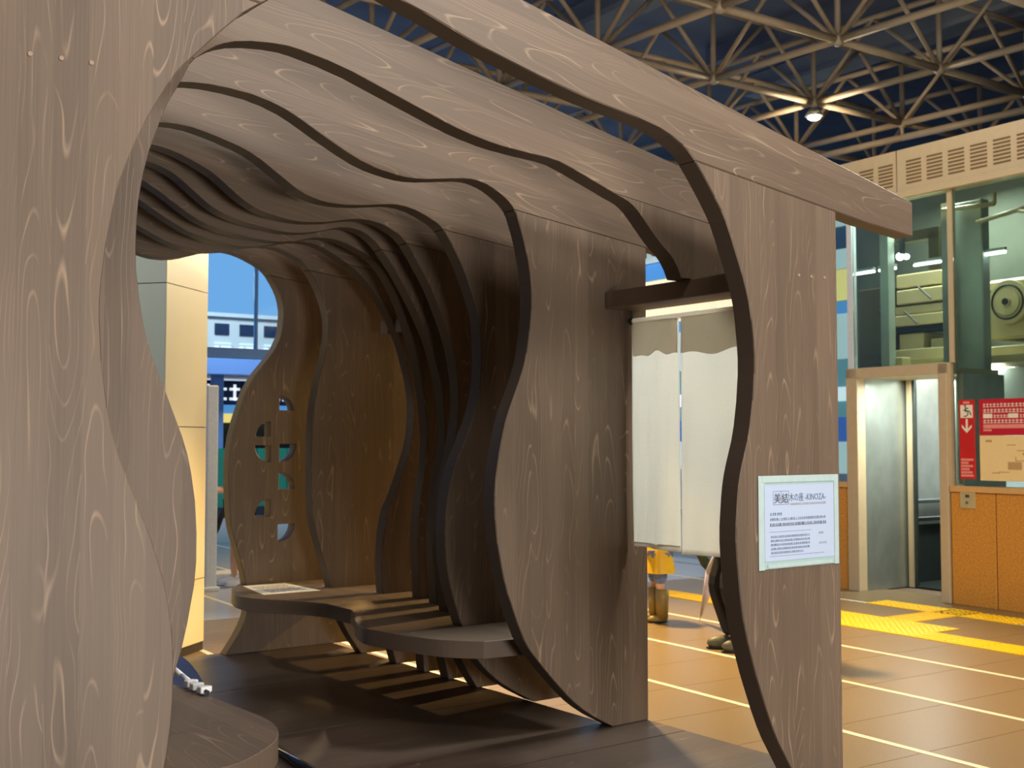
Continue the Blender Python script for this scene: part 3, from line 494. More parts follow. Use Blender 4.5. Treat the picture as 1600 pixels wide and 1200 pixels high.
rf = [p for p in rfront if p[1] < 7.03 and p[0] < 3.13] + [(min(3.12, edge_x(10, 'right') - .004), 7.150)]
bench('wavy_bench', 'long wooden bench with a wavy front edge along the right legs', list(reversed(rf)) + [(3.80, 4.335)] + rback, (3.4, 5.7))
lfront = crv([(1.30, 3.165), (1.41, 3.20), (1.569, 3.339), (1.648, 3.479), (1.682, 3.625), (1.678, 3.813), (1.662, 4.06), (1.637, 4.37), (1.58, 4.65), (1.49, 4.95),
              (1.45, 5.25), (1.50, 5.6), (1.58, 6.0), (1.56, 6.4), (1.42, 6.8)])
lback = []
for k in range(9, 1, -1):
    y = FRAMES[k][0]; x = edge_x(k, 'left')
    if y + TH < 6.79: lback += [(.55, y + TH + .002), (x, y + TH + .002), (x, y - .002), (.55, y - .002)]
bench('rounded_bench', 'wooden bench with a rounded near end behind the front left leg', [(.55, 3.165)] + lfront + [(.55, 6.8)] + lback, (1.1, 4.9))

# ------------------------------------------------------------------ short lintel beams
lin = thing('lintel_beam', 'short wooden beam above the cream curtain between the first and third frames', 'beam', (3.775, 3.68, 1.986))
o = link('beam_body', box_me(-.097, .10, -.527, .528, 0, .082), M['lintel'], lin); bevel_mod(o, .004)
lin2 = thing('lintel_beam', 'small wooden bar high on the right side between the rear frames', 'beam', (3.74, 6.05, 2.02))
for y0, y1 in ((6.262, 6.35), (5.942, 6.168), (5.70, 5.848)):
    o = link('bar_segment', box_me(-.06, .06, y0 - 6.05, y1 - 6.05, 0, .085), M['lintel'], lin2); bevel_mod(o, .003)

# ------------------------------------------------------------------ split curtain
cur = thing('split_curtain', 'cream split doorway curtain hanging from a rod under the short beam', 'curtain', (3.82, 3.67, .835))
def cloth(y0, y1, z0, z1, mat, name, off=0.0, amp=.006, seed=0, wavy=False, thick=.0025):
    rng = random.Random(seed); nu, nv = 34, 40
    ph = [rng.uniform(0, 6.28) for _ in range(6)]
    bm = bmesh.new(); grid = []
    for i in range(nu + 1):
        rowv = []
        for j in range(nv + 1):
            s, t = i / nu, j / nv
            y = y0 + (y1 - y0) * s
            zb = z0 + (.008 * math.sin(s * 9 + ph[4]) + .006 * math.sin(s * 17 + ph[5]) if wavy else .004 * math.sin(s * 5 + ph[4]))
            z = zb + (z1 - zb) * t
            k = 1 - t * .75
            x = off + amp * k * (math.sin(s * 7 + ph[0] + t * 1.5) + .6 * math.sin(s * 15 + ph[1] - t * 2.4) + .3 * math.sin(s * 31 + ph[2] + t * 6))
            rowv.append(bm.verts.new((x, y, z)))
        grid.append(rowv)
    for i in range(nu):
        for j in range(nv): bm.faces.new((grid[i][j], grid[i + 1][j], grid[i + 1][j + 1], grid[i][j + 1]))
    me = from_bm(bm, name, True); o = link(name, me, mat, cur)
    sm = o.modifiers.new('thick', 'SOLIDIFY'); sm.thickness = thick; return o
# left panel nearer the third frame, right panel running behind the first frame
a = cloth(.185, .50, .012, 1.085, M['cloth'], 'left_panel', 0, .007, 3)
b2 = cloth(-.46, .168, .0, 1.085, M['cloth'], 'right_panel', 0, .007, 5)
cloth(.19, .492, .93, 1.09, M['cloth2'], 'left_band', -.008, .003, 3, True)
cloth(-.455, .163, .92, 1.09, M['cloth2'], 'right_band', -.008, .003, 5, True)
bm = bmesh.new(); bx(bm, -.006, .006, .187, .498, .03, .036); link('left_hem', from_bm(bm), M['cloth2'], cur, (-.004, 0, 0))
bm = bmesh.new(); tube(bm, (0, -.58, 1.097), (0, .525, 1.097), .013, 10); link('rod', from_bm(bm, 'rod', True), M['cloth2'], cur)
for y in (-.40, .505):
    bm = bmesh.new(); tube(bm, (0, y, 1.097), (0, y, 1.149), .006, 6); ball(bm, (0, y, 1.097), .019); link('rod_hook', from_bm(bm), M['steeldark'], cur)

# ------------------------------------------------------------------ lettering
def text_me(s, size, ext=.0006):
    cu = bpy.data.curves.new('lettering', 'FONT'); cu.body = s; cu.size = size; cu.extrude = ext; cu.resolution_u = 2
    to = bpy.data.objects.new('lettering', cu); col.objects.link(to)
    dg = bpy.context.evaluated_depsgraph_get(); me = bpy.data.meshes.new_from_object(to.evaluated_get(dg))
    bpy.data.objects.remove(to); return me
def line_of_marks(bm, x0, x1, z, h, y, seed, gap=.3, t=.0008):
    rng = random.Random(seed); x = x0
    while x < x1 - h * .4:
        w = h * rng.uniform(.55, .95)
        # a mark of two or three strokes, like a small printed character
        bx(bm, x, x + w, y - t, y, z, z + h * .14)
        bx(bm, x + w * rng.uniform(.2, .6), x + w * rng.uniform(.65, .85), y - t, y, z, z + h)
        if rng.random() < .7: bx(bm, x, x + w, y - t, y, z + h * .55, z + h * .7)
        x += w + h * gap * rng.uniform(.5, 1.2)

# paper notice taped to the front frame
NZ = .855
no = thing('paper_notice', 'white printed notice in a clear sleeve taped to the front right leg', 'notice', (3.69, 3.0585, NZ))
link('sleeve', box_me(-.236, .239, -.0012, .0012, 0, .358), M['sleeve'], no)
link('sheet', box_me(-.205, .213, -.0028, -.0012, .030, .325), M['paper'], no)
for x0, x1, z0, z1, nm in [(-.24, -.208, -.002, .362, 'tape'), (.216, .243, -.002, .362, 'tape'), (-.22, .22, .336, .362, 'tape'), (-.19, .2, .004, .018, 'tape')]:
    q_ = .0004 * len([c for c in no.children]); link(nm, box_me(x0, x1, -.0026 - q_, -.0012, z0, z1), M['tape'], no)
me = text_me('木の座 -KINOZA-', .036); o = link('title_text', me, M['ink'], no, (-.062, -.0032, .262), (R(90), 0, 0))
bb = max(v.co.x for v in me.vertices); o.scale = (.225 / bb, 1, 1)
for i, ch in enumerate('美結'):
    me = text_me(ch, .042); link('logo_text', me, M['inkdark'], no, (-.152 + .045 * i, -.0032, .257), (R(90), 0, 0))
bm = bmesh.new()
for x in (-.156, -.110, -.064): bx(bm, x, x + .0015, -.0034, -.0028, .248, .300)
for z in (.248, .2995): bx(bm, -.156, -.0625, -.0034, -.0028, z, z + .0015)
link('logo_box', from_bm(bm), M['ink'], no)
bm = bmesh.new(); line_of_marks(bm, -.055, .165, .245, .008, -.0029, 1); tag(link('subtitle_text', from_bm(bm), M['inkpale'], no), kind='stuff')
bm = bmesh.new(); line_of_marks(bm, -.175, -.10, .207, .011, -.0029, 2); line_of_marks(bm, -.175, .165, .187, .010, -.0029, 3); tag(link('greeting_text', from_bm(bm), M['ink'], no), kind='stuff')
bm = bmesh.new(); line_of_marks(bm, -.175, .168, .165, .0115, -.0029, 4, .15); tag(link('bold_text', from_bm(bm), M['inkdark'], no), kind='stuff')
bm = bmesh.new()
bx(bm, -.18, .07, -.0033, -.0028, .142, .1432); bx(bm, -.18, .15, -.0033, -.0028, .048, .0492)
for i in range(5): line_of_marks(bm, -.172, .062 if i < 4 else .02, .120 - .0155 * i, .0085, -.0029, 10 + i)
tag(link('body_text', from_bm(bm), M['ink'], no), kind='stuff')
bm = bmesh.new(); line_of_marks(bm, .118, .15, .125, .008, -.0029, 31); line_of_marks(bm, .118, .17, .085, .008, -.0029, 32); tag(link('caption_text', from_bm(bm), M['inkpale'], no), kind='stuff')

# leaflet on the long bench
lf = thing('paper_leaflet', 'white printed leaflet lying flat on the far end of the wavy bench', 'leaflet', (3.21, 6.775, .4305))
q = [(3.075, 7.02), (3.36, 7.012), (3.372, 6.53), (3.0, 6.545)]
link('sheet', prism([(p[0] - 3.21, p[1] - 6.775) for p in q], 0, .0015, 'xy'), M['leafpaper'], lf)
bm = bmesh.new()
for i in range(13):
    y = -.17 + i * .026
    line = random.Random(40 + i); x = -.13
    while x < .10:
        w = line.uniform(.02, .07); bx(bm, x, min(x + w, .115), y, y + .013, .0015, .0019); x += w + .008
tag(link('printed_text', from_bm(bm), M['inkpale'], lf), kind='stuff')

# ------------------------------------------------------------------ bag and umbrella on the near bench
bag = thing('navy_bag', 'navy cloth bag with a white buckled strap standing beside the rounded bench', 'bag', (1.80, 5.2, .006))
prof = [(-.30, 0), (-.33, .2), (-.28, .37), (-.08, .43), (.10, .405), (.185, .345), (.262, .215), (.245, .17), (.22, 0)]
o = link('bag_body', prism(crv(prof + [prof[0]], 4)[:-1], -.13, .13), M['navy'], bag)
bv = o.modifiers.new('round', 'BEVEL'); bv.width = .05; bv.segments = 4; bv.limit_method = 'ANGLE'; bv.angle_limit = R(60)
for p_ in o.data.polygons: p_.use_smooth = True
bm = bmesh.new(); tube(bm, (-.05, -.13, .405), (.12, -.13, .33), .006, 6); link('seam_piping', from_bm(bm), M['black'], bag)
bm = bmesh.new()
pts = [Vector((.02, -.10, .43)), Vector((-.06, -.36, .47)), Vector((-.09, -.60, .4465)), Vector((-.118, -.80, .4425)), Vector((-.135, -.92, .4415))]
for p, q2 in zip(pts[:-1], pts[1:]): tube(bm, p, q2, .011, 8)
link('strap', from_bm(bm, 'strap', True), M['white'], bag)
for i, p in enumerate([(-.145, -.955, .4425), (-.148, -1.02, .4425), (-.146, -1.09, .4425)]):
    bm = bmesh.new(); bx(bm, -.02, .02, -.017, .017, -.011, .013, .003); bx(bm, .012, .026, -.01, .01, -.006, .012)
    link('buckle', from_bm(bm), M['white'], bag, p, (0, 0, R(4)))
bm = bmesh.new(); tube(bm, (-.14, -.92, .440), (-.147, -1.13, .440), .0075, 6); link('webbing', from_bm(bm), M['black'], bag)

um = thing('black_umbrella', 'closed black umbrella lying on the platform beside the rounded bench', 'umbrella', (2.20, 4.5, .03))
bm = bmesh.new(); tube(bm, (.05, .25, -.012), (-.05, -.45, 0), .012, 10, .026); link('canopy', from_bm(bm, 'c', True), M['black'], um)
bm = bmesh.new(); tube(bm, (.028, .25, -.004), (-.028, -.30, .023), .004, 6); link('rib_edge', from_bm(bm, 'r', True), M['chrome'], um)
bm = bmesh.new(); tube(bm, (.06, .33, -.016), (.05, .25, -.012), .005, 8); link('tip', from_bm(bm, 't', True), M['chrome'], um)
bm = bmesh.new(); tube(bm, (-.05, -.45, 0), (-.073, -.62, 0), .012, 8); link('handle', from_bm(bm, 'h', True), M['black'], um)

# ------------------------------------------------------------------ clad pillar behind the far end
pil = thing('clad_pillar', 'tall square pillar with cream metal cladding panels behind the far opening', 'pillar', (3.163, 7.878, FZ))
az = R(49.5); d1 = Vector((math.sin(az), math.cos(az), 0)); d2 = Vector((-math.cos(az), math.sin(az), 0))
W1, W2 = .575, .62
core = [Vector((0, 0, 0)), -d1 * W1, -d1 * W1 + d2 * W2, d2 * W2]
cc0 = sum(core, Vector()) / 4
cr = [cc0 + (p - cc0) * .95 for p in core]
link('core', prism([(p.x, p.y) for p in cr], 0, 5.4, 'xy'), M['seam'], pil)
zs = [.06, .50, 1.55, 2.50, 3.5, 4.5, 5.4]
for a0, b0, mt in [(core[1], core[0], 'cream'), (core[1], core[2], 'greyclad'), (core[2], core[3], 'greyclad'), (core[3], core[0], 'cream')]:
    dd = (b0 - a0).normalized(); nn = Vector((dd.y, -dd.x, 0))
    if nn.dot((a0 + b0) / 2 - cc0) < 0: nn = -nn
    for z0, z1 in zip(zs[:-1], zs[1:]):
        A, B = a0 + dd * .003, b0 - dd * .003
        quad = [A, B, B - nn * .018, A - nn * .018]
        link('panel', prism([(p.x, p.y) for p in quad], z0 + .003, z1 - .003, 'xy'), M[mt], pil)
link('skirting', prism([((cc0 + (p - cc0) * .985).x, (cc0 + (p - cc0) * .985).y) for p in core], 0, .058, 'xy'), M['seam'], pil)

# ------------------------------------------------------------------ elevator wall and shaft
UW = 9.1
ew = hall_box('wall_elevator', UW + .02, UW + .16, 4.3, 6.58, FZ, .90, M['seam']); tag(ew, kind='structure')
ew2 = hall_box('wall_elevator', UW + .02, UW + .16, 7.74, 8.3, FZ, .90, M['seam']); tag(ew2, kind='structure')
for (v0, v1, par) in [(6.135, 6.575, ew), (5.56, 6.125, ew), (4.95, 5.55, ew), (4.32, 4.94, ew), (7.75, 8.29, ew2)]:
    hall_box('stone_panel', UW, UW + .03, v0, v1, FZ, .895, M['orange'], par, .004)
for (v0, v1, par) in [(4.3, 6.58, ew), (7.74, 8.3, ew2)]:
    hall_box('sill', UW - .015, UW + .17, v0, v1, .90, .955, M['cap'], par, .004)
# call button plate
cb = thing('call_plate', 'small steel call button plate on the orange stone panel', 'button', hall(UW - .012, 6.40, .76), R(-3))
link('plate', box_me(0, .012, -.075, .075, 0, .145, .002), M['tan2'], cb)
bm = bmesh.new(); bmesh.ops.create_cone(bm, cap_ends=True, segments=12, radius1=.014, radius2=.012, depth=.01, matrix=Matrix.Translation((-.003, 0, .05)) @ Matrix.Rotation(R(90), 4, 'Y'))
link('button', from_bm(bm), M['chrome'], cb)
bm = bmesh.new(); bx(bm, -.003, 0, -.02, .02, .095, .12); link('arrow_mark', from_bm(bm), M['inkdark'], cb)

el = thing('elevator_shaft', 'glass-walled elevator shaft with a tan steel frame beyond the yellow paving', 'elevator', hall(UW, 6.9, FZ), R(-3))
def e(name, u0, u1, v0, v1, z0, z1, mat, bevel=0.0): return hall_box(name, u0, u1, v0, v1, z0, z1, M[mat], el, bevel)
e('door_post', UW - .02, UW + .10, 7.60, 7.735, FZ, 2.06, 'tan', .004)
e('door_post', UW - .02, UW + .10, 6.59, 6.68, FZ, 2.06, 'tan', .004)
e('door_head', UW - .02, UW + .12, 6.59, 7.735, 1.965, 2.065, 'tan', .004)
e('frame_post', UW, UW + .06, 6.52, 6.565, 2.065, 3.64, 'tan')
e('frame_post', UW, UW + .06, 6.56, 6.59, .955, 2.065, 'tan')
e('frame_post', UW, UW + .07, 7.66, 7.72, 2.065, 3.64, 'post')
e('frame_post', UW + .5, UW + .6, 7.62, 7.72, 2.065, 3.64, 'column')
e('frame_post', UW, UW + .06, 8.24, 8.3, .955, 3.64, 'tan')
e('glass_pane', UW + .02, UW + .03, 5.40, 6.52, .955, 3.64, 'glass')
e('glass_pane', UW + .02, UW + .03, 4.32, 5.38, .955, 3.64, 'glass')
e('glass_pane', UW + .02, UW + .03, 6.565, 7.66, 2.065, 3.64, 'glass')
e('glass_pane', UW + .02, UW + .03, 7.74, 8.24, .955, 3.64, 'glass')
# recess and car
e('recess_side', UW + .10, UW + .72, 7.60, 7.66, FZ, 1.97, 'steel')
e('recess_side', UW + .10, UW + .72, 6.50, 6.56, FZ, 1.97, 'steel')
e('recess_top', UW + .10, UW + .72, 6.56, 7.60, 1.965, 2.02, 'tan2')
e('door_leaf', UW + .72, UW + .76, 7.50, 7.66, FZ, 1.99, 'steeldark', .003)
e('door_edge', UW + .69, UW + .72, 7.53, 7.575, FZ, 1.97, 'tan')
e('car_wall', UW + 1.95, UW + 2.0, 6.3, 7.9, .0, 2.1, 'post')
e('car_panel', UW + 1.90, UW + 1.95, 6.3, 7.9, FZ, .72, 'steeldark')
e('car_wall', UW + .80, UW + 1.95, 7.72, 7.76, FZ, 2.1, 'steel')
e('car_floor', UW + .72, UW + 1.95, 6.3, 7.76, FZ, FZ + .012, 'steeldark')
e('car_panel', UW + .80, UW + 1.90, 7.695, 7.72, FZ + .012, .50, 'steeldark')
for z in (.56, .74):
    bm = bmesh.new(); bx(bm, -.5, .5, -.018, .018, -.022, .022, .006); bx(bm, -.40, -.37, .018, .05, -.01, .01); bx(bm, .37, .40, .018, .05, -.01, .01)
    o = link('hand_rail', from_bm(bm, 'rail'), M['chrome'], el); o.location = Matrix.Rotation(R(3), 4, 'Z') @ (hall(UW + 1.36, 7.65, z) - el.location)
e('car_lamp', UW + .9, UW + 1.8, 6.7, 7.4, 2.04, 2.08, 'tubelamp')
e('car_roof', UW + .74, UW + 2.0, 6.3, 7.8, 2.09, 2.16, 'tan2')
# machinery seen through the glass
e('floor_beam', 10.1, 10.3, 7.30, 8.4, 2.18, 2.31, 'tan2', .01)
e('machine_box', 10.15, 10.5, 7.63, 7.93, 2.30, 2.48, 'tan2', .01)
e('machine_box', 10.2, 10.5, 7.30, 7.58, 2.30, 2.41, 'tan2', .01)
e('machine_deck', 10.1, 10.6, 7.30, 7.95, 2.55, 2.665, 'tan2', .01)
e('machine_deck', 10.12, 10.6, 7.34, 7.95, 2.67, 2.76, 'tan2', .01)
e('machine_deck', 10.1, 10.6, 7.32, 7.92, 2.78, 2.93, 'tan2', .01)
e('machine_deck', 10.14, 10.6, 7.40, 7.95, 2.96, 3.10, 'tan2', .01)
e('cabinet', 10.1, 10.6, 8.0, 8.42, 2.16, 2.99, 'olive', .01)
e('pipe_bracket', 10.05, 10.1, 8.0, 8.04, 2.1, 3.3, 'tan2')
e('junction_box', 9.7, 9.85, 7.55, 7.78, 2.10, 2.20, 'tan2', .01)
e('guide_column', 9.7, 9.82, 6.62, 6.98, FZ, 3.64, 'column', .01)
e('guide_column', 9.6, 9.64, 6.86, 6.99, 1.0, 3.64, 'steel')
e('motor_housing', 10.2, 10.7, 6.35, 6.92, 2.34, 2.93, 'tan2', .03)
e('motor_beam', 10.1, 10.6, 6.1, 6.95, 2.07, 2.27, 'tan2', .01)
e('motor_base', 10.15, 10.6, 6.1, 6.92, 1.72, 2.06, 'greyclad', .01)
bm = bmesh.new(); P0 = hall(10.14, 6.64, 2.69) - el.location
me_M = Matrix.Rotation(R(90), 4, 'Y')
bmesh.ops.create_cone(bm, cap_ends=True, segments=28, radius1=.21, radius2=.21, depth=.06, matrix=me_M)
bmesh.ops.create_cone(bm, cap_ends=True, segments=28, radius1=.13, radius2=.11, depth=.09, matrix=me_M)
bmesh.ops.create_cone(bm, cap_ends=True, segments=16, radius1=.045, radius2=.04, depth=.13, matrix=me_M)
o = link('pulley', from_bm(bm, 'pulley'), M['tan2'], el); o.location = Matrix.Rotation(R(3), 4, 'Z') @ P0
bm = bmesh.new(); tube(bm, (0, .19, .10), (0, .42, .42), .012, 6); tube(bm, (0, -.2, -.05), (0, -.55, .3), .012, 6)
pul = o0 = [c for c in el.children if c.name.startswith('pulley')][0]
bm2 = bmesh.new()
for q_ in range(28):
    t0, t1 = q_ / 28 * 2 * PI, (q_ + 1) / 28 * 2 * PI
    tube(bm2, (-.035, .165 * math.cos(t0), .165 * math.sin(t0)), (-.035, .165 * math.cos(t1), .165 * math.sin(t1)), .009, 5)
link('groove', from_bm(bm2, 'groove'), M['black'], pul)
bm2 = bmesh.new(); bmesh.ops.create_cone(bm2, cap_ends=True, segments=14, radius1=.032, radius2=.03, depth=.15, matrix=Matrix.Rotation(R(90), 4, 'Y')); link('axle', from_bm(bm2, 'axle'), M['black'], pul)
for v_, z0_, z1_, m_ in ((6.95, 2.3, 2.36, 'black'), (6.93, 2.45, 2.52, 'tan2'), (6.95, 2.62, 2.66, 'black'), (6.94, 2.74, 2.84, 'tan2')):
    e('side_fitting', 10.12, 10.2, v_, v_ + .1, z0_, z1_, m_)
for v_, z_ in ((7.45, 2.80), (7.62, 2.56), (7.95, 2.6)):
    bm2 = bmesh.new(); tube(bm2, (0, 0, 0), (0, .16, .14), .010, 5); o2 = link('hose', from_bm(bm2, 'hose'), M['black'], el); o2.location = Matrix.Rotation(R(3), 4, 'Z') @ (hall(10.05, v_, z_) - el.location)
e('gap_shade', 10.12, 10.3, 7.32, 7.94, 2.485, 2.545, 'black')  # black bar put in as the shade between the machine boxes
o = link('belt', from_bm(bm, 'belt'), M['black'], el); o.location = Matrix.Rotation(R(3), 4, 'Z') @ P0
e('yellow_bracket', 9.75, 9.85, 7.13, 7.25, 3.05, 3.42, 'olive')
e('yellow_bracket', 9.75, 9.85, 7.13, 7.7, 3.36, 3.46, 'olive')
e('shaft_back', 10.9, 10.95, 4.3, 9.2, 2.2, 4.1, 'shaftwall')
e('shaft_back', 11.15, 11.2, 4.3, 6.28, FZ, 2.2, 'greyclad')
bm = bmesh.new()
for pa, pb in [((9.5, 6.9, 3.55), (9.5, 6.35, 3.52)), ((9.5, 6.35, 3.52), (9.5, 6.35, 3.62)), ((9.6, 6.6, 3.4), (9.6, 5.7, 3.5)), ((9.6, 6.2, 3.45), (9.6, 5.4, 3.2))]:
    tube(bm, hall(*pa) - el.location, hall(*pb) - el.location, .022, 6)
me = from_bm(bm, 'pipes', True); me.transform(Matrix.Rotation(R(3), 4, 'Z')); link('conduit', me, M['tan2'], el)
# fluorescent tubes
for i, (v0, v1) in enumerate([(7.91, 8.17), (7.64, 7.85), (7.11, 7.42), (6.99, 7.07), (6.41, 6.76), (5.7, 6.2)]):
    names = ['leftmost', 'second from left', 'third from left', 'shortest', 'fifth from left, above the pulley', 'rightmost']
    ft = thing('fluorescent_tube', names[i] + ' of the white tube lamps glowing in the glass shaft', 'lamp', hall(9.75, (v0 + v1) / 2, 3.11), R(-3), 'tube lamps in the shaft')
    h = (v1 - v0) / 2
    bm = bmesh.new(); tube(bm, (0, -h, 0), (0, h, 0), .013, 8); link('tube', from_bm(bm, 'tube', True), M['tubelamp'], ft)
    link('batten', box_me(-.02, .02, -h, h, .02, .045), M['steel'], ft)
dl = thing('dome_lamp', 'round white lamp glowing above the tube lamps in the shaft', 'lamp', hall(9.75, 7.56, 3.22), R(-3))
bm = bmesh.new(); ball(bm, (0, .03, 0), .04); ball(bm, (0, -.05, -.01), .03); link('bulb', from_bm(bm, 'bulb', True), M['tubelamp'], dl)
bm = bmesh.new(); tube(bm, (0, 0, .02), (0, 0, .2), .03, 8); link('lamp_holder', from_bm(bm, 'h'), M['steeldark'], dl)

# ventilated fascia above the shaft
fa = thing('vent_fascia', 'tan steel fascia with rows of ventilation slots above the glass shaft', 'fascia', hall(UW, 6.5, 3.64), R(-3))
def fb(name, u0, u1, v0, v1, z0, z1, mat): return hall_box(name, u0, u1, v0, v1, z0, z1, M[mat], fa)
fb('ledge', UW - .05, UW + .12, 3.6, 9.0, 3.64, 3.70, 'tan')
for (v0, v1) in [(7.10, 9.0), (5.30, 7.085), (3.6, 5.285)]:
    fb('fascia_panel', UW - .02, UW + .08, v0, v1, 3.705, 4.105, 'tan')
    n = int((v1 - v0) / .232)
    for i in range(n):
        vb = v1 - .10 - i * .228 - .17
        if vb < v0 + .02: break
        bm = bmesh.new()
        for s in range(7): bx(bm, -.004, .004, 0, .165, .012 + s * .034, .028 + s * .034)
        me = from_bm(bm, 'slots')
        p = Matrix.Rotation(R(3), 4, 'Z') @ (hall(UW - .021, vb, 3.755) - fa.location)
        tag(link('slot_group', me, M['slot'], fa, p), kind='stuff')

# signs on the glass
s1 = thing('narrow_red_sign', 'narrow red upright sign with wheelchair symbol and white down arrow', 'sign', hall(UW - .02, 6.385, 1.02), R(-3))
# local axes: -y runs to the right in the photograph, -x faces the viewer
link('sign_panel', box_me(0, .012, -.077, .077, 0, .70, .001), M['red'], s1)
link('pictogram_field', box_me(-.002, 0, -.062, .062, .54, .655), M['signwhite'], s1)
bm = bmesh.new()
for a_, b_ in [((.01, .645), (.01, .60)), ((.01, .60), (-.03, .60)), ((-.03, .60), (-.045, .565)), ((.01, .625), (-.02, .625))]:
    tube(bm, (-.003, a_[0], a_[1]), (-.003, b_[0], b_[1]), .0045, 6)
for i in range(9):
    t0, t1 = R(60 + i * 26), R(86 + i * 26)
    tube(bm, (-.003, .014 + .03 * math.cos(t0), .582 + .028 * math.sin(t0)), (-.003, .014 + .03 * math.cos(t1), .582 + .028 * math.sin(t1)), .004, 6)
ball(bm, (-.003, .012, .648), .008, 8, 6)
link('wheelchair_symbol', from_bm(bm), M['inkdark'], s1)
bm = bmesh.new(); bx(bm, -.002, 0, -.010, .010, .435, .53)
for sgn in (1, -1):
    vsx = [bm.verts.new((-.002, sgn * y, z)) for y, z in ((0, .405), (.05, .455), (.05, .482), (0, .432))]; bm.faces.new(vsx)
link('down_arrow', from_bm(bm), M['signwhite'], s1)
bm = bmesh.new(); bx(bm, -.0015, 0, -.03, .034, .665, .685); link('heading_text', from_bm(bm), M['pink'], s1)
bm = bmesh.new()
for i in range(6):
    w = [.06, .05, .02, .055, .01, .06][i]; bx(bm, -.0015, 0, -w, .066, .02 + i * .028, .040 + i * .028)
tag(link('small_text', from_bm(bm), M['pink'], s1), kind='stuff')

s2 = thing('guide_map_sign', 'wide sign with red text panel above a cream station map', 'sign', hall(UW - .02, 5.72, 1.01), R(-3))
link('text_panel', box_me(0, .012, -.54, .54, .395, .71, .001), M['crimson'], s2)
link('map_panel', box_me(0, .012, -.54, .54, 0, .393, .001), M['signcream'], s2)
def marks_yz(bm, y0, y1, z, h, seed, x=-.0015):
    rng = random.Random(seed); y = y0
    while y > y1:
        w = h * rng.uniform(.6, .95)
        bx(bm, x, 0, y - w, y, z, z + h * .2); bx(bm, x, 0, y - w * .6, y - w * .4, z, z + h); bx(bm, x, 0, y - w, y, z + h * .6, z + h * .78)
        y -= w + h * .22
bm = bmesh.new()
marks_yz(bm, .50, -.2, .640, .034, 51); marks_yz(bm, .50, -.2, .592, .034, 52); marks_yz(bm, .40, .27, .546, .030, 53); marks_yz(bm, .15, -.3, .546, .030, 55); marks_yz(bm, .50, -.1, .500, .034, 54)
tag(link('white_text', from_bm(bm), M['signwhite'], s2), kind='stuff')
bm = bmesh.new()
for y0 in (.50, .255): bx(bm, -.0012, 0, y0 - .09, y0, .543, .582)
link('boxed_words', from_bm(bm), M['signwhite'], s2)
bm = bmesh.new(); bx(bm, -.0012, 0, -.05, .50, .455, .49); bx(bm, -.0012, 0, .42, .50, .43, .448); link('fine_text', from_bm(bm), M['pink'], s2)
bm = bmesh.new(); rng = random.Random(9)
for i in range(26):
    y = rng.uniform(-.45, .46); z = rng.uniform(.05, .32)
    if rng.random() < .5: bx(bm, -.0015, 0, y, y + rng.uniform(.03, .12), z, z + .007)
    else: bx(bm, -.0015, 0, y, y + .008, z, z + rng.uniform(.03, .08))
bx(bm, -.0015, 0, .14, .27, .10, .165); bx(bm, -.0015, 0, -.02, .13, .225, .245); bx(bm, -.0015, 0, .42, .48, .335, .355)
tag(link('map_drawing', from_bm(bm), M['signink'], s2), kind='stuff')

# ------------------------------------------------------------------ space frame under the roof
TZ, SF = 5.73, 1.2
def node(i, j, up=False):
    u = (6.765 + 1.474 * i - .15 * j) * SF; v = (7.05 + .004 * i + 1.466 * j) * SF
    return hall(u, v, TZ + (.86 if up else 0))
tr = thing('space_frame', 'lattice of buff steel tubes under the dark station roof', 'truss', hall(8, 8, TZ))
def tube_me(L, r, r2=None):
    bm = bmesh.new(); tube(bm, (0, 0, -L / 2), (0, 0, L / 2), r, 8)
    return from_bm(bm, 'tube', True)
cache = {}
def strut(name, p, q, r, trim=0.0):
    d = q - p; L = round(d.length - trim, 3)
    key = (L, r)
    if key not in cache:
        cache[key] = tube_me(L, r); cache[key].materials.append(M['truss'])
    o = link(name, cache[key], None, tr, (p + q) / 2 - tr.location, d.to_track_quat('Z', 'Y').to_euler()); return o
IJ = []
for i in range(-6, 7):
    for j in range(-4, 7):
        p = node(i, j); az_ = math.degrees(math.atan2(p.x, p.y)); dist = math.hypot(p.x, p.y)
        if 14 < az_ < 66 and 5.0 < dist < 20 and p.y > 2.0: IJ.append((i, j))
S = set(IJ)
nb = bmesh.new(); ball(nb, (0, 0, 0), .075, 8, 6); node_me = from_bm(nb, 'node', True); node_me.materials.append(M['truss'])
for (i, j) in IJ:
    link('node_ball', node_me, None, tr, node(i, j) - tr.location)
    strut('post', node(i, j), node(i, j, True), .034)
    for (di, dj) in ((1, 0), (0, 1)):
        if (i + di, j + dj) in S:
            a_, b_ = node(i, j), node(i + di, j + dj); ua, ub = node(i, j, True), node(i + di, j + dj, True); mid_ = (ua + ub) / 2
            strut('bottom_chord', a_, b_, .045, .12); strut('top_chord', ua, ub, .04)
            strut('brace', a_, mid_, .028); strut('brace', b_, mid_, .028)
for j in range(-4, 6):
    if (3, j) in S and (3, j + 1) in S: strut('edge_chord', node(3, j) + Vector((0, 0, -.2)), node(3, j + 1) + Vector((0, 0, -.2)), .05)
for (i, j) in IJ:
    if i == 3: strut('hanger', node(i, j), node(i, j) + Vector((0, 0, -.2)), .025)
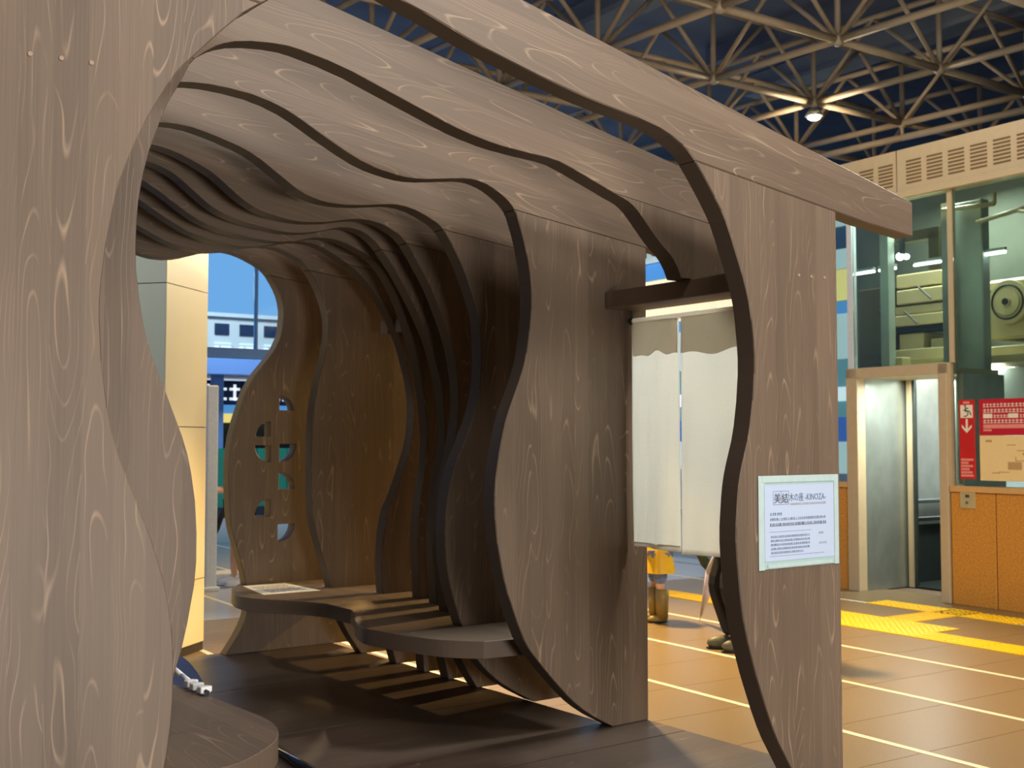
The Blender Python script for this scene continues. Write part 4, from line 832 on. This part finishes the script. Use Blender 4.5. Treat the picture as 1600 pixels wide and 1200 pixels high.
# lamps on the space frame
def truss_lamp(i, j, label):
    p = node(i, j)
    t = thing('truss_lamp', label, 'lamp', p + Vector((0, 0, -.16)))
    bm = bmesh.new(); bmesh.ops.create_cone(bm, cap_ends=True, segments=16, radius1=.12, radius2=.06, depth=.10, matrix=Matrix.Translation((0, 0, .03))); link('housing', from_bm(bm, 'h', True), M['steel'], t)
    bm = bmesh.new(); bmesh.ops.create_uvsphere(bm, u_segments=12, v_segments=8, radius=.085, matrix=Matrix.Translation((0, 0, -.03)) @ Matrix.Diagonal((1, 1, .5, 1))); link('bulb', from_bm(bm, 'b', True), M['lampface'], t)
    bm = bmesh.new(); tube(bm, (0, 0, .06), (0, 0, .14), .015, 6); link('hanger', from_bm(bm, 's'), M['steel'], t)
pl = bpy.data.lights.new('truss_lamp_glow', 'POINT'); pl.energy = 60; pl.color = AMBER; pl.shadow_soft_size = .09
plo = bpy.data.objects.new('truss_lamp_glow', pl); col.objects.link(plo); plo.location = node(2, 1) + Vector((0, 0, -.36))
truss_lamp(2, 1, 'bright round lamp hanging under a joint of the tube lattice')

# ------------------------------------------------------------------ shop front far right, seen past the doorway
sf = thing('lit_shop_front', 'brightly lit shop building with blue and cream bands beyond the doorway', 'building', hall(17, 16, FZ), R(-3))
def sb(name, v0, v1, z0, z1, mat, du=0.0): return hall_box(name, 17 - du, 17.2, v0, v1, z0, z1, M[mat], sf)
sb('wall', 12.6, 22.5, FZ, .76, 'concrete')
sb('window_band', 12.6, 22.5, .76, 1.35, 'litpale', .0)
sb('sign_band', 12.6, 22.5, 1.35, 1.80, 'litdeep', .03)
sb('planter_band', 12.6, 22.5, 1.80, 2.10, 'litteal', .0)
sb('sign_band', 12.6, 22.5, 2.10, 2.36, 'litwhite', .03)
sb('window_band', 12.6, 22.5, 2.36, 2.88, 'litteal', .0)
sb('window_band', 12.6, 22.5, 2.88, 3.72, 'litpale', .0)
sb('sign_band', 12.6, 22.5, 3.72, 3.95, 'litblue', .03)
for k in range(17):
    v0 = 12.6 + k * .58; hall_box('pane', 17, 17.2, v0 + .02, v0 + .56, 3.97, 4.55 if v0 < 16.4 else 4.95, M['lityellow' if v0 < 15.6 else 'litcream'], sf)
hall_box('mullion_wall', 17.04, 17.25, 12.6, 22.5, 3.95, 5.9, M['darkwin'], sf)
for k in range(17):
    v0 = 12.6 + k * .58; z0 = 4.57 if v0 < 16.4 else 4.97
    hall_box('pane', 17, 17.2, v0 + .02, v0 + .56, z0, z0 + .36, M['litpale' if v0 < 15.6 else 'litblue'], sf)
sb('eave', 12.6, 22.5, 5.36, 5.62, 'litpale', .1)
for k in range(6):
    ss = hall_box('spot_housing', 16.6, 16.8, 18.2 + k * .55, 18.42 + k * .55, 5.42, 5.6, M['black'], sf, .03)
for k in range(8):
    hall_box('pier', 16.95, 17.02, 12.8 + k * 1.35, 12.88 + k * 1.35, FZ, 3.72, M['concrete'], sf)

# ------------------------------------------------------------------ outdoors, far left through the opening
gw = thing('glass_screen', 'tall glass screen with slim blue mullions closing the far end of the hall', 'screen', hall(6, 13.6, FZ), R(-3))
for k in range(9):
    u = 4.6 + k * .66
    hall_box('glass_pane', u + .02, u + .64, 13.62, 13.63, 2.5, 5.2, M['glass'], gw)
    hall_box('mullion', u - .012, u + .012, 13.58, 13.66, 2.45, 5.2, M['bluewall'], gw)
for u_ in (4.42, 10.62): hall_box('end_post', u_ - .06, u_ + .06, 13.56, 13.68, FZ, 5.2, M['bluewall'], gw)
hall_box('transom', 4.5, 10.6, 13.56, 13.68, 2.36, 2.48, M['bluewall'], gw)
hall_box('header', 4.5, 10.6, 13.5, 13.54, 3.95, 4.02, M['bluewall'], gw)

wh = thing('white_post', 'slim white post standing by the far left opening', 'post', hall(3.86, 11.15, FZ), R(-3))
link('shaft', box_me(-.055, .055, -.055, .055, 0, 2.0, .01), M['post'], wh)
link('foot', box_me(-.08, .08, -.08, .08, 0, .04, .005), M['post'], wh)

lb = thing('low_white_building', 'pale low building with small square windows behind the glass screen', 'building', hall(8.4, 24.2, FZ), R(-3))
hall_box('wall', 4.5, 13, 24, 27, FZ, 4.0, M['concrete'], lb)
for k in range(12):
    u = 5.6 + k * .55
    hall_box('window', u, u + .32, 23.97, 24.0, 3.62, 3.86, M['darkwin'], lb)
    hall_box('window', u, u + .36, 23.97, 24.0, 3.1, 3.45, M['litpale'], lb)
hall_box('parapet', 4.4, 13.1, 23.9, 27.1, 4.0, 4.08, M['concrete'], lb)

pd = thing('blue_walkway', 'blue raised walkway fascia spanning in front of the pale building', 'walkway', hall(8.5, 22, FZ), R(-3))
hall_box('fascia', 5, 13, 21.9, 22.3, 2.66, 3.06, M['bluewall'], pd)
hall_box('soffit', 5, 13, 22.3, 23.6, 2.66, 2.74, M['darkwin'], pd)
for k in range(4): hall_box('column', 5.4 + k * 2.4, 5.6 + k * 2.4, 22.4, 22.6, FZ, 2.66, M['bluewall'], pd)
rail_bm = bmesh.new()
for k in range(32): bx(rail_bm, -4 + k * .25, -3.98 + k * .25, 0, .02, 0, .16)
bx(rail_bm, -4, 4, -.01, .03, .16, .19)
link('railing', from_bm(rail_bm), M['concrete'], pd, (0, -.05, 3.16))

sh_ = thing('street_shop', 'dark street shop with a sign strip of white lettering under the walkway', 'shop', hall(8.2, 23, FZ), R(-3))
hall_box('interior', 5.2, 12.5, 23.2, 23.9, FZ, 2.6, M['darkshop'], sh_)
hall_box('sign_board', 5.2, 12.5, 23.1, 23.2, 2.12, 2.6, M['darkwin'], sh_)
bm = bmesh.new(); rng = random.Random(77); x = -3
while x < 3.6:
    w = rng.uniform(.16, .26)
    bx(bm, x, x + w, -.03, 0, .0, .05); bx(bm, x + w * .4, x + w * .62, -.03, 0, 0, .32); bx(bm, x, x + w, -.03, 0, .2, .25); x += w + .07
o = link('sign_lettering', from_bm(bm), M['litwhite'], sh_); o.location = Matrix.Rotation(R(3), 4, 'Z') @ (hall(8.6, 23.1, 2.2) - sh_.location)
hall_box('awning', 5.2, 12.5, 23.0, 23.2, 1.92, 2.1, M['litblue'], sh_)
hall_box('banner', 5.2, 12.5, 22.98, 23.2, 1.74, 1.92, M['lityellow'], sh_)
ho = thing('green_hoarding', 'green painted hoarding at street level beyond the white post', 'hoarding', hall(8.2, 21.6, FZ), R(-3))
for k in range(10): hall_box('board', 5.3 + k * .62, 5.9 + k * .62, 21.58, 21.62, .1, 1.22, M['hoard'], ho)
hall_box('plinth', 5.3, 11.5, 21.55, 21.65, FZ, .1, M['darkshop'], ho)

# ------------------------------------------------------------------ people
def skin_obj(name, pts, edges, mat, parent, sub=1, root=0):
    me = bpy.data.meshes.new(name); me.from_pydata([p[:3] for p in pts], edges, []); me.update()
    o = link(name, me, mat, parent)
    o.modifiers.new('skin', 'SKIN')
    for i, p in enumerate(pts):
        sv = me.skin_vertices[0].data[i]; r = p[3]
        sv.radius = r if isinstance(r, tuple) else (r, r); sv.use_root = (i == root)
    sm = o.modifiers.new('sub', 'SUBSURF'); sm.levels = sub; sm.render_levels = sub
    return o
def person(label, loc, rz, H, parts):
    """parts: dict with materials for top, trousers, shoe, hair, plus boots flag and pose offsets."""
    root = thing('person', label, 'person', loc, rz)
    h = H
    P = [(0, 0, .53 * h, (.085 * h, .06 * h)), (0, 0, .62 * h, (.075 * h, .052 * h)), (0, 0, .74 * h, (.088 * h, .055 * h)), (0, 0, .815 * h, (.07 * h, .045 * h)),
         (0, .006 * h, .86 * h, .028 * h), (0, .012 * h, .90 * h, (.040 * h, .046 * h)), (0, .012 * h, .945 * h, (.046 * h, .054 * h)), (0, .008 * h, .975 * h, (.03 * h, .036 * h))]
    E_ = [(i, i + 1) for i in range(7)]
    st = parts.get('stride', 0); kn = parts.get('knee', 0) * h
    hands = []
    for s in (1, -1):
        b0 = len(P)
        P += [(s * .055 * h, 0, .50 * h, .052 * h), (s * .055 * h, s * st * .5 + .008 * h + kn, .275 * h, .034 * h), (s * .05 * h, s * st * .9 + kn * .5, .16 * h, .031 * h), (s * .05 * h, s * st, .05 * h, .020 * h),
              (s * .052 * h, s * st + .05 * h, .022 * h, (.024 * h, .016 * h)), (s * .054 * h, s * st + .09 * h, .018 * h, (.022 * h, .012 * h))]
        E_ += [(0, b0)] + [(b0 + i, b0 + i + 1) for i in range(5)]
        b1 = len(P)
        P += [(s * .115 * h, 0, .80 * h, .030 * h), (s * .135 * h, -.008 * h, .64 * h, .022 * h), (s * .125 * h, .11 * h, .60 * h, .016 * h), (s * .122 * h, .15 * h, .60 * h, (.018 * h, .014 * h))]
        E_ += [(3, b1)] + [(b1 + i, b1 + i + 1) for i in range(3)]
        hands.append((s, (s * .122 * h, .155 * h, .597 * h)))
    skin_obj('body', P, E_, M[parts.get('skin', 'skin')], root, 1)
    for s, hp in hands:                                   # each finger a bent chain rooted in the palm
        for q, (off, ln_) in enumerate([(-.010, .036), (-.0035, .041), (.003, .038), (.0095, .030)]):
            x, y, z = hp; oy = off * h
            pts = [(x, y + oy, z + .006 * h, .0052 * h), (x - s * .002 * h, y + oy, z - ln_ * .4 * h, .0048 * h), (x - s * .010 * h, y + oy + .004 * h, z - ln_ * .85 * h, .004 * h)]
            skin_obj('finger', pts, [(0, 1), (1, 2)], M['skin'], root, 1)
        x, y, z = hp
        skin_obj('thumb', [(x, y + .010 * h, z + .012 * h, .0055 * h), (x - s * .008 * h, y + .020 * h, z - .002 * h, .005 * h), (x - s * .013 * h, y + .022 * h, z - .016 * h, .0042 * h)], [(0, 1), (1, 2)], M['skin'], root, 1)
    # face
    bm = bmesh.new()
    for s in (1, -1): ball(bm, (s * .018 * h, .056 * h, .933 * h), .006 * h, 8, 6)
    link('eyes', from_bm(bm, 'eyes', True), M['hair'], root)
    bm = bmesh.new(); ball(bm, (0, .064 * h, .917 * h), .008 * h, 8, 6, (.8, 1.2, 1.5)); link('nose', from_bm(bm, 'n', True), M['skin'], root)
    bm = bmesh.new(); ball(bm, (0, .056 * h, .895 * h), .008 * h, 8, 6, (1.7, .6, .5)); link('mouth', from_bm(bm, 'm', True), M['pink'], root)
    bm = bmesh.new()
    for s in (1, -1): ball(bm, (s * .047 * h, .008 * h, .925 * h), .011 * h, 8, 6, (.4, .8, 1.3))
    link('ears', from_bm(bm, 'e', True), M['skin'], root)
    bm = bmesh.new(); ball(bm, (0, -.002 * h, .948 * h), .058 * h, 16, 10, (.95, 1.1, 1.0))
    for v in bm.verts:
        if v.co.y > .02 * h and v.co.z < .955 * h: v.co.y = .02 * h
        if v.co.z < .90 * h: v.co.z = .90 * h
    link('hair', from_bm(bm, 'hair', True), M['hair'], root)
    # garments, a little larger than the body
    hem = parts.get('hem', .48)
    flare = parts.get('flare', 1.0)
    T_ = [(0, 0, hem * h, (.112 * h * flare, .085 * h * flare)), (0, 0, .60 * h, (.098 * h, .072 * h)), (0, 0, .74 * h, (.104 * h, .07 * h)), (0, 0, .82 * h, (.08 * h, .056 * h)), (0, .004 * h, .85 * h, .04 * h)]
    TE = [(0, 1), (1, 2), (2, 3), (3, 4)]
    for s in (1, -1):
        b0 = len(T_); T_ += [(s * .118 * h, 0, .805 * h, .042 * h), (s * .138 * h, -.008 * h, .65 * h, .034 * h), (s * .126 * h, .10 * h, .602 * h, .026 * h)]
        TE += [(3, b0), (b0, b0 + 1), (b0 + 1, b0 + 2)]
    skin_obj(parts.get('top_name', 'jacket'), T_, TE, M[parts['top']], root, 1)
    if flare > 1:
        bm = bmesh.new(); bmesh.ops.create_cone(bm, cap_ends=False, segments=24, radius1=.15 * h, radius2=.085 * h, depth=.30 * h, matrix=Matrix.Translation((0, 0, hem * h + .15 * h)))
        for v in bm.verts:
            an = math.atan2(v.co.y, v.co.x); f_ = 1 + .05 * math.sin(an * 7) * (1 if v.co.z < hem * h + .1 else 0); v.co.x *= f_ * 1.1; v.co.y *= f_ * .85
        link('coat_skirt', from_bm(bm, 'skirt', True), M[parts['top']], root)
    cuff = parts.get('cuff', .06); gt = parts.get('girth', 1.0)
    B_ = [(0, 0, .545 * h, (.098 * h, .072 * h))]; BE = []
    for s in (1, -1):
        b0 = len(B_); k = .275
        pts = [(s * .057 * h, 0, .49 * h, .062 * h), (s * .056 * h, s * st * .5 + .008 * h + kn, k * h, .045 * h)]
        if cuff < .2: pts += [(s * .052 * h, s * st * .9 + kn * .5, .16 * h, .042 * h), (s * .05 * h, s * st, cuff * h, .036 * h)]
        else: pts[1] = (s * .056 * h, s * st * .4 + .005 * h, cuff * h, .05 * h)
        B_ += pts; BE += [(0, b0)] + [(b0 + i, b0 + i + 1) for i in range(len(pts) - 1)]
    B_ = [(p[0], p[1], p[2], p[3] * gt) if not isinstance(p[3], tuple) else p for p in B_]
    skin_obj(parts.get('legs_name', 'trousers'), B_, BE, M[parts['legs']], root, 1)
    for s in (1, -1):
        x, y = s * .05 * h, s * st
        bt = parts.get('boot', .06)
        bm = bmesh.new(); ball(bm, (x, y + .035 * h, .026 * h), .05 * h, 14, 9, (.62, 1.55, .62))
        for v in bm.verts:
            v.co.z = max(.004, v.co.z)
        if bt > .1:
            tube(bm, (x, y, .03 * h), (x, y, bt * h), .038 * h * gt, 14, .046 * h * gt)
        me = from_bm(bm, 'shoe', True); sh = link('boot' if bt > .1 else 'shoe', me, M[parts['shoe']], root)
        bm = bmesh.new(); ball(bm, (x, y + .035 * h, .008), .053 * h, 14, 6, (.64, 1.56, .16)); link('sole', from_bm(bm, 's', True), M[parts.get('sole', 'black')], root)
    return root
def closed_umbrella(label, top_, tip_, mat, rad=.035):
    root = thing('closed_umbrella', label, 'umbrella', tip_)
    d = Vector(top_) - Vector(tip_); n = d.normalized()
    bm = bmesh.new(); tube(bm, n * .07, n * (d.length * .55), .009, 10, rad); tube(bm, n * (d.length * .55), n * d.length * .8, rad, 10, .018); link('canopy', from_bm(bm, 'c', True), M[mat], root)
    bm = bmesh.new(); tube(bm, (0, 0, 0), n * .08, .004, 6); link('tip', from_bm(bm, 't'), M['steel'], root)
    bm = bmesh.new(); tube(bm, n * d.length * .8, n * d.length, .012, 8); link('handle', from_bm(bm, 'h'), M['black'], root)
    return root
fz = FZ + .001
kid = person('child in a mustard raincoat, rolled jeans and khaki boots under the curtain', hall(6.22, 7.24, fz), R(58), 1.08,
             dict(top='raincoat', top_name='raincoat', legs='denim', shoe='rubber', boot=.25, cuff=.27, hem=.37, flare=1.35, stride=.02, sole='black', girth=1.15))
adult = person('adult in black trousers and a pale jacket standing behind the curtain', hall(5.85, 5.95, fz), R(60), 1.62,
               dict(top='coatpale', legs='trouser', shoe='shoe', cuff=.05, hem=.47, stride=.03, knee=.07))
walker = person('person in black shorts and white sneakers half hidden by the rearmost frame', hall(4.25, 11.40, fz), R(70), 1.60,
                dict(top='trouser', top_name='shirt', legs='trouser', legs_name='shorts', shoe='white', cuff=.31, hem=.46, stride=.04, sole='white'))
closed_umbrella('closed dark green umbrella beside the child in the raincoat', hall(6.25, 6.93, .62), hall(6.62, 6.86, .12), 'dkgreen', .042)
closed_umbrella('closed pale lilac umbrella hanging point down beside the adult', hall(6.05, 6.30, .72), hall(6.50, 7.06, -.095), 'lilac', .052)
closed_umbrella('closed black umbrella leaning out beside the person in white sneakers', hall(4.07, 11.12, .86), hall(3.86, 11.5, .05), 'black', .034)
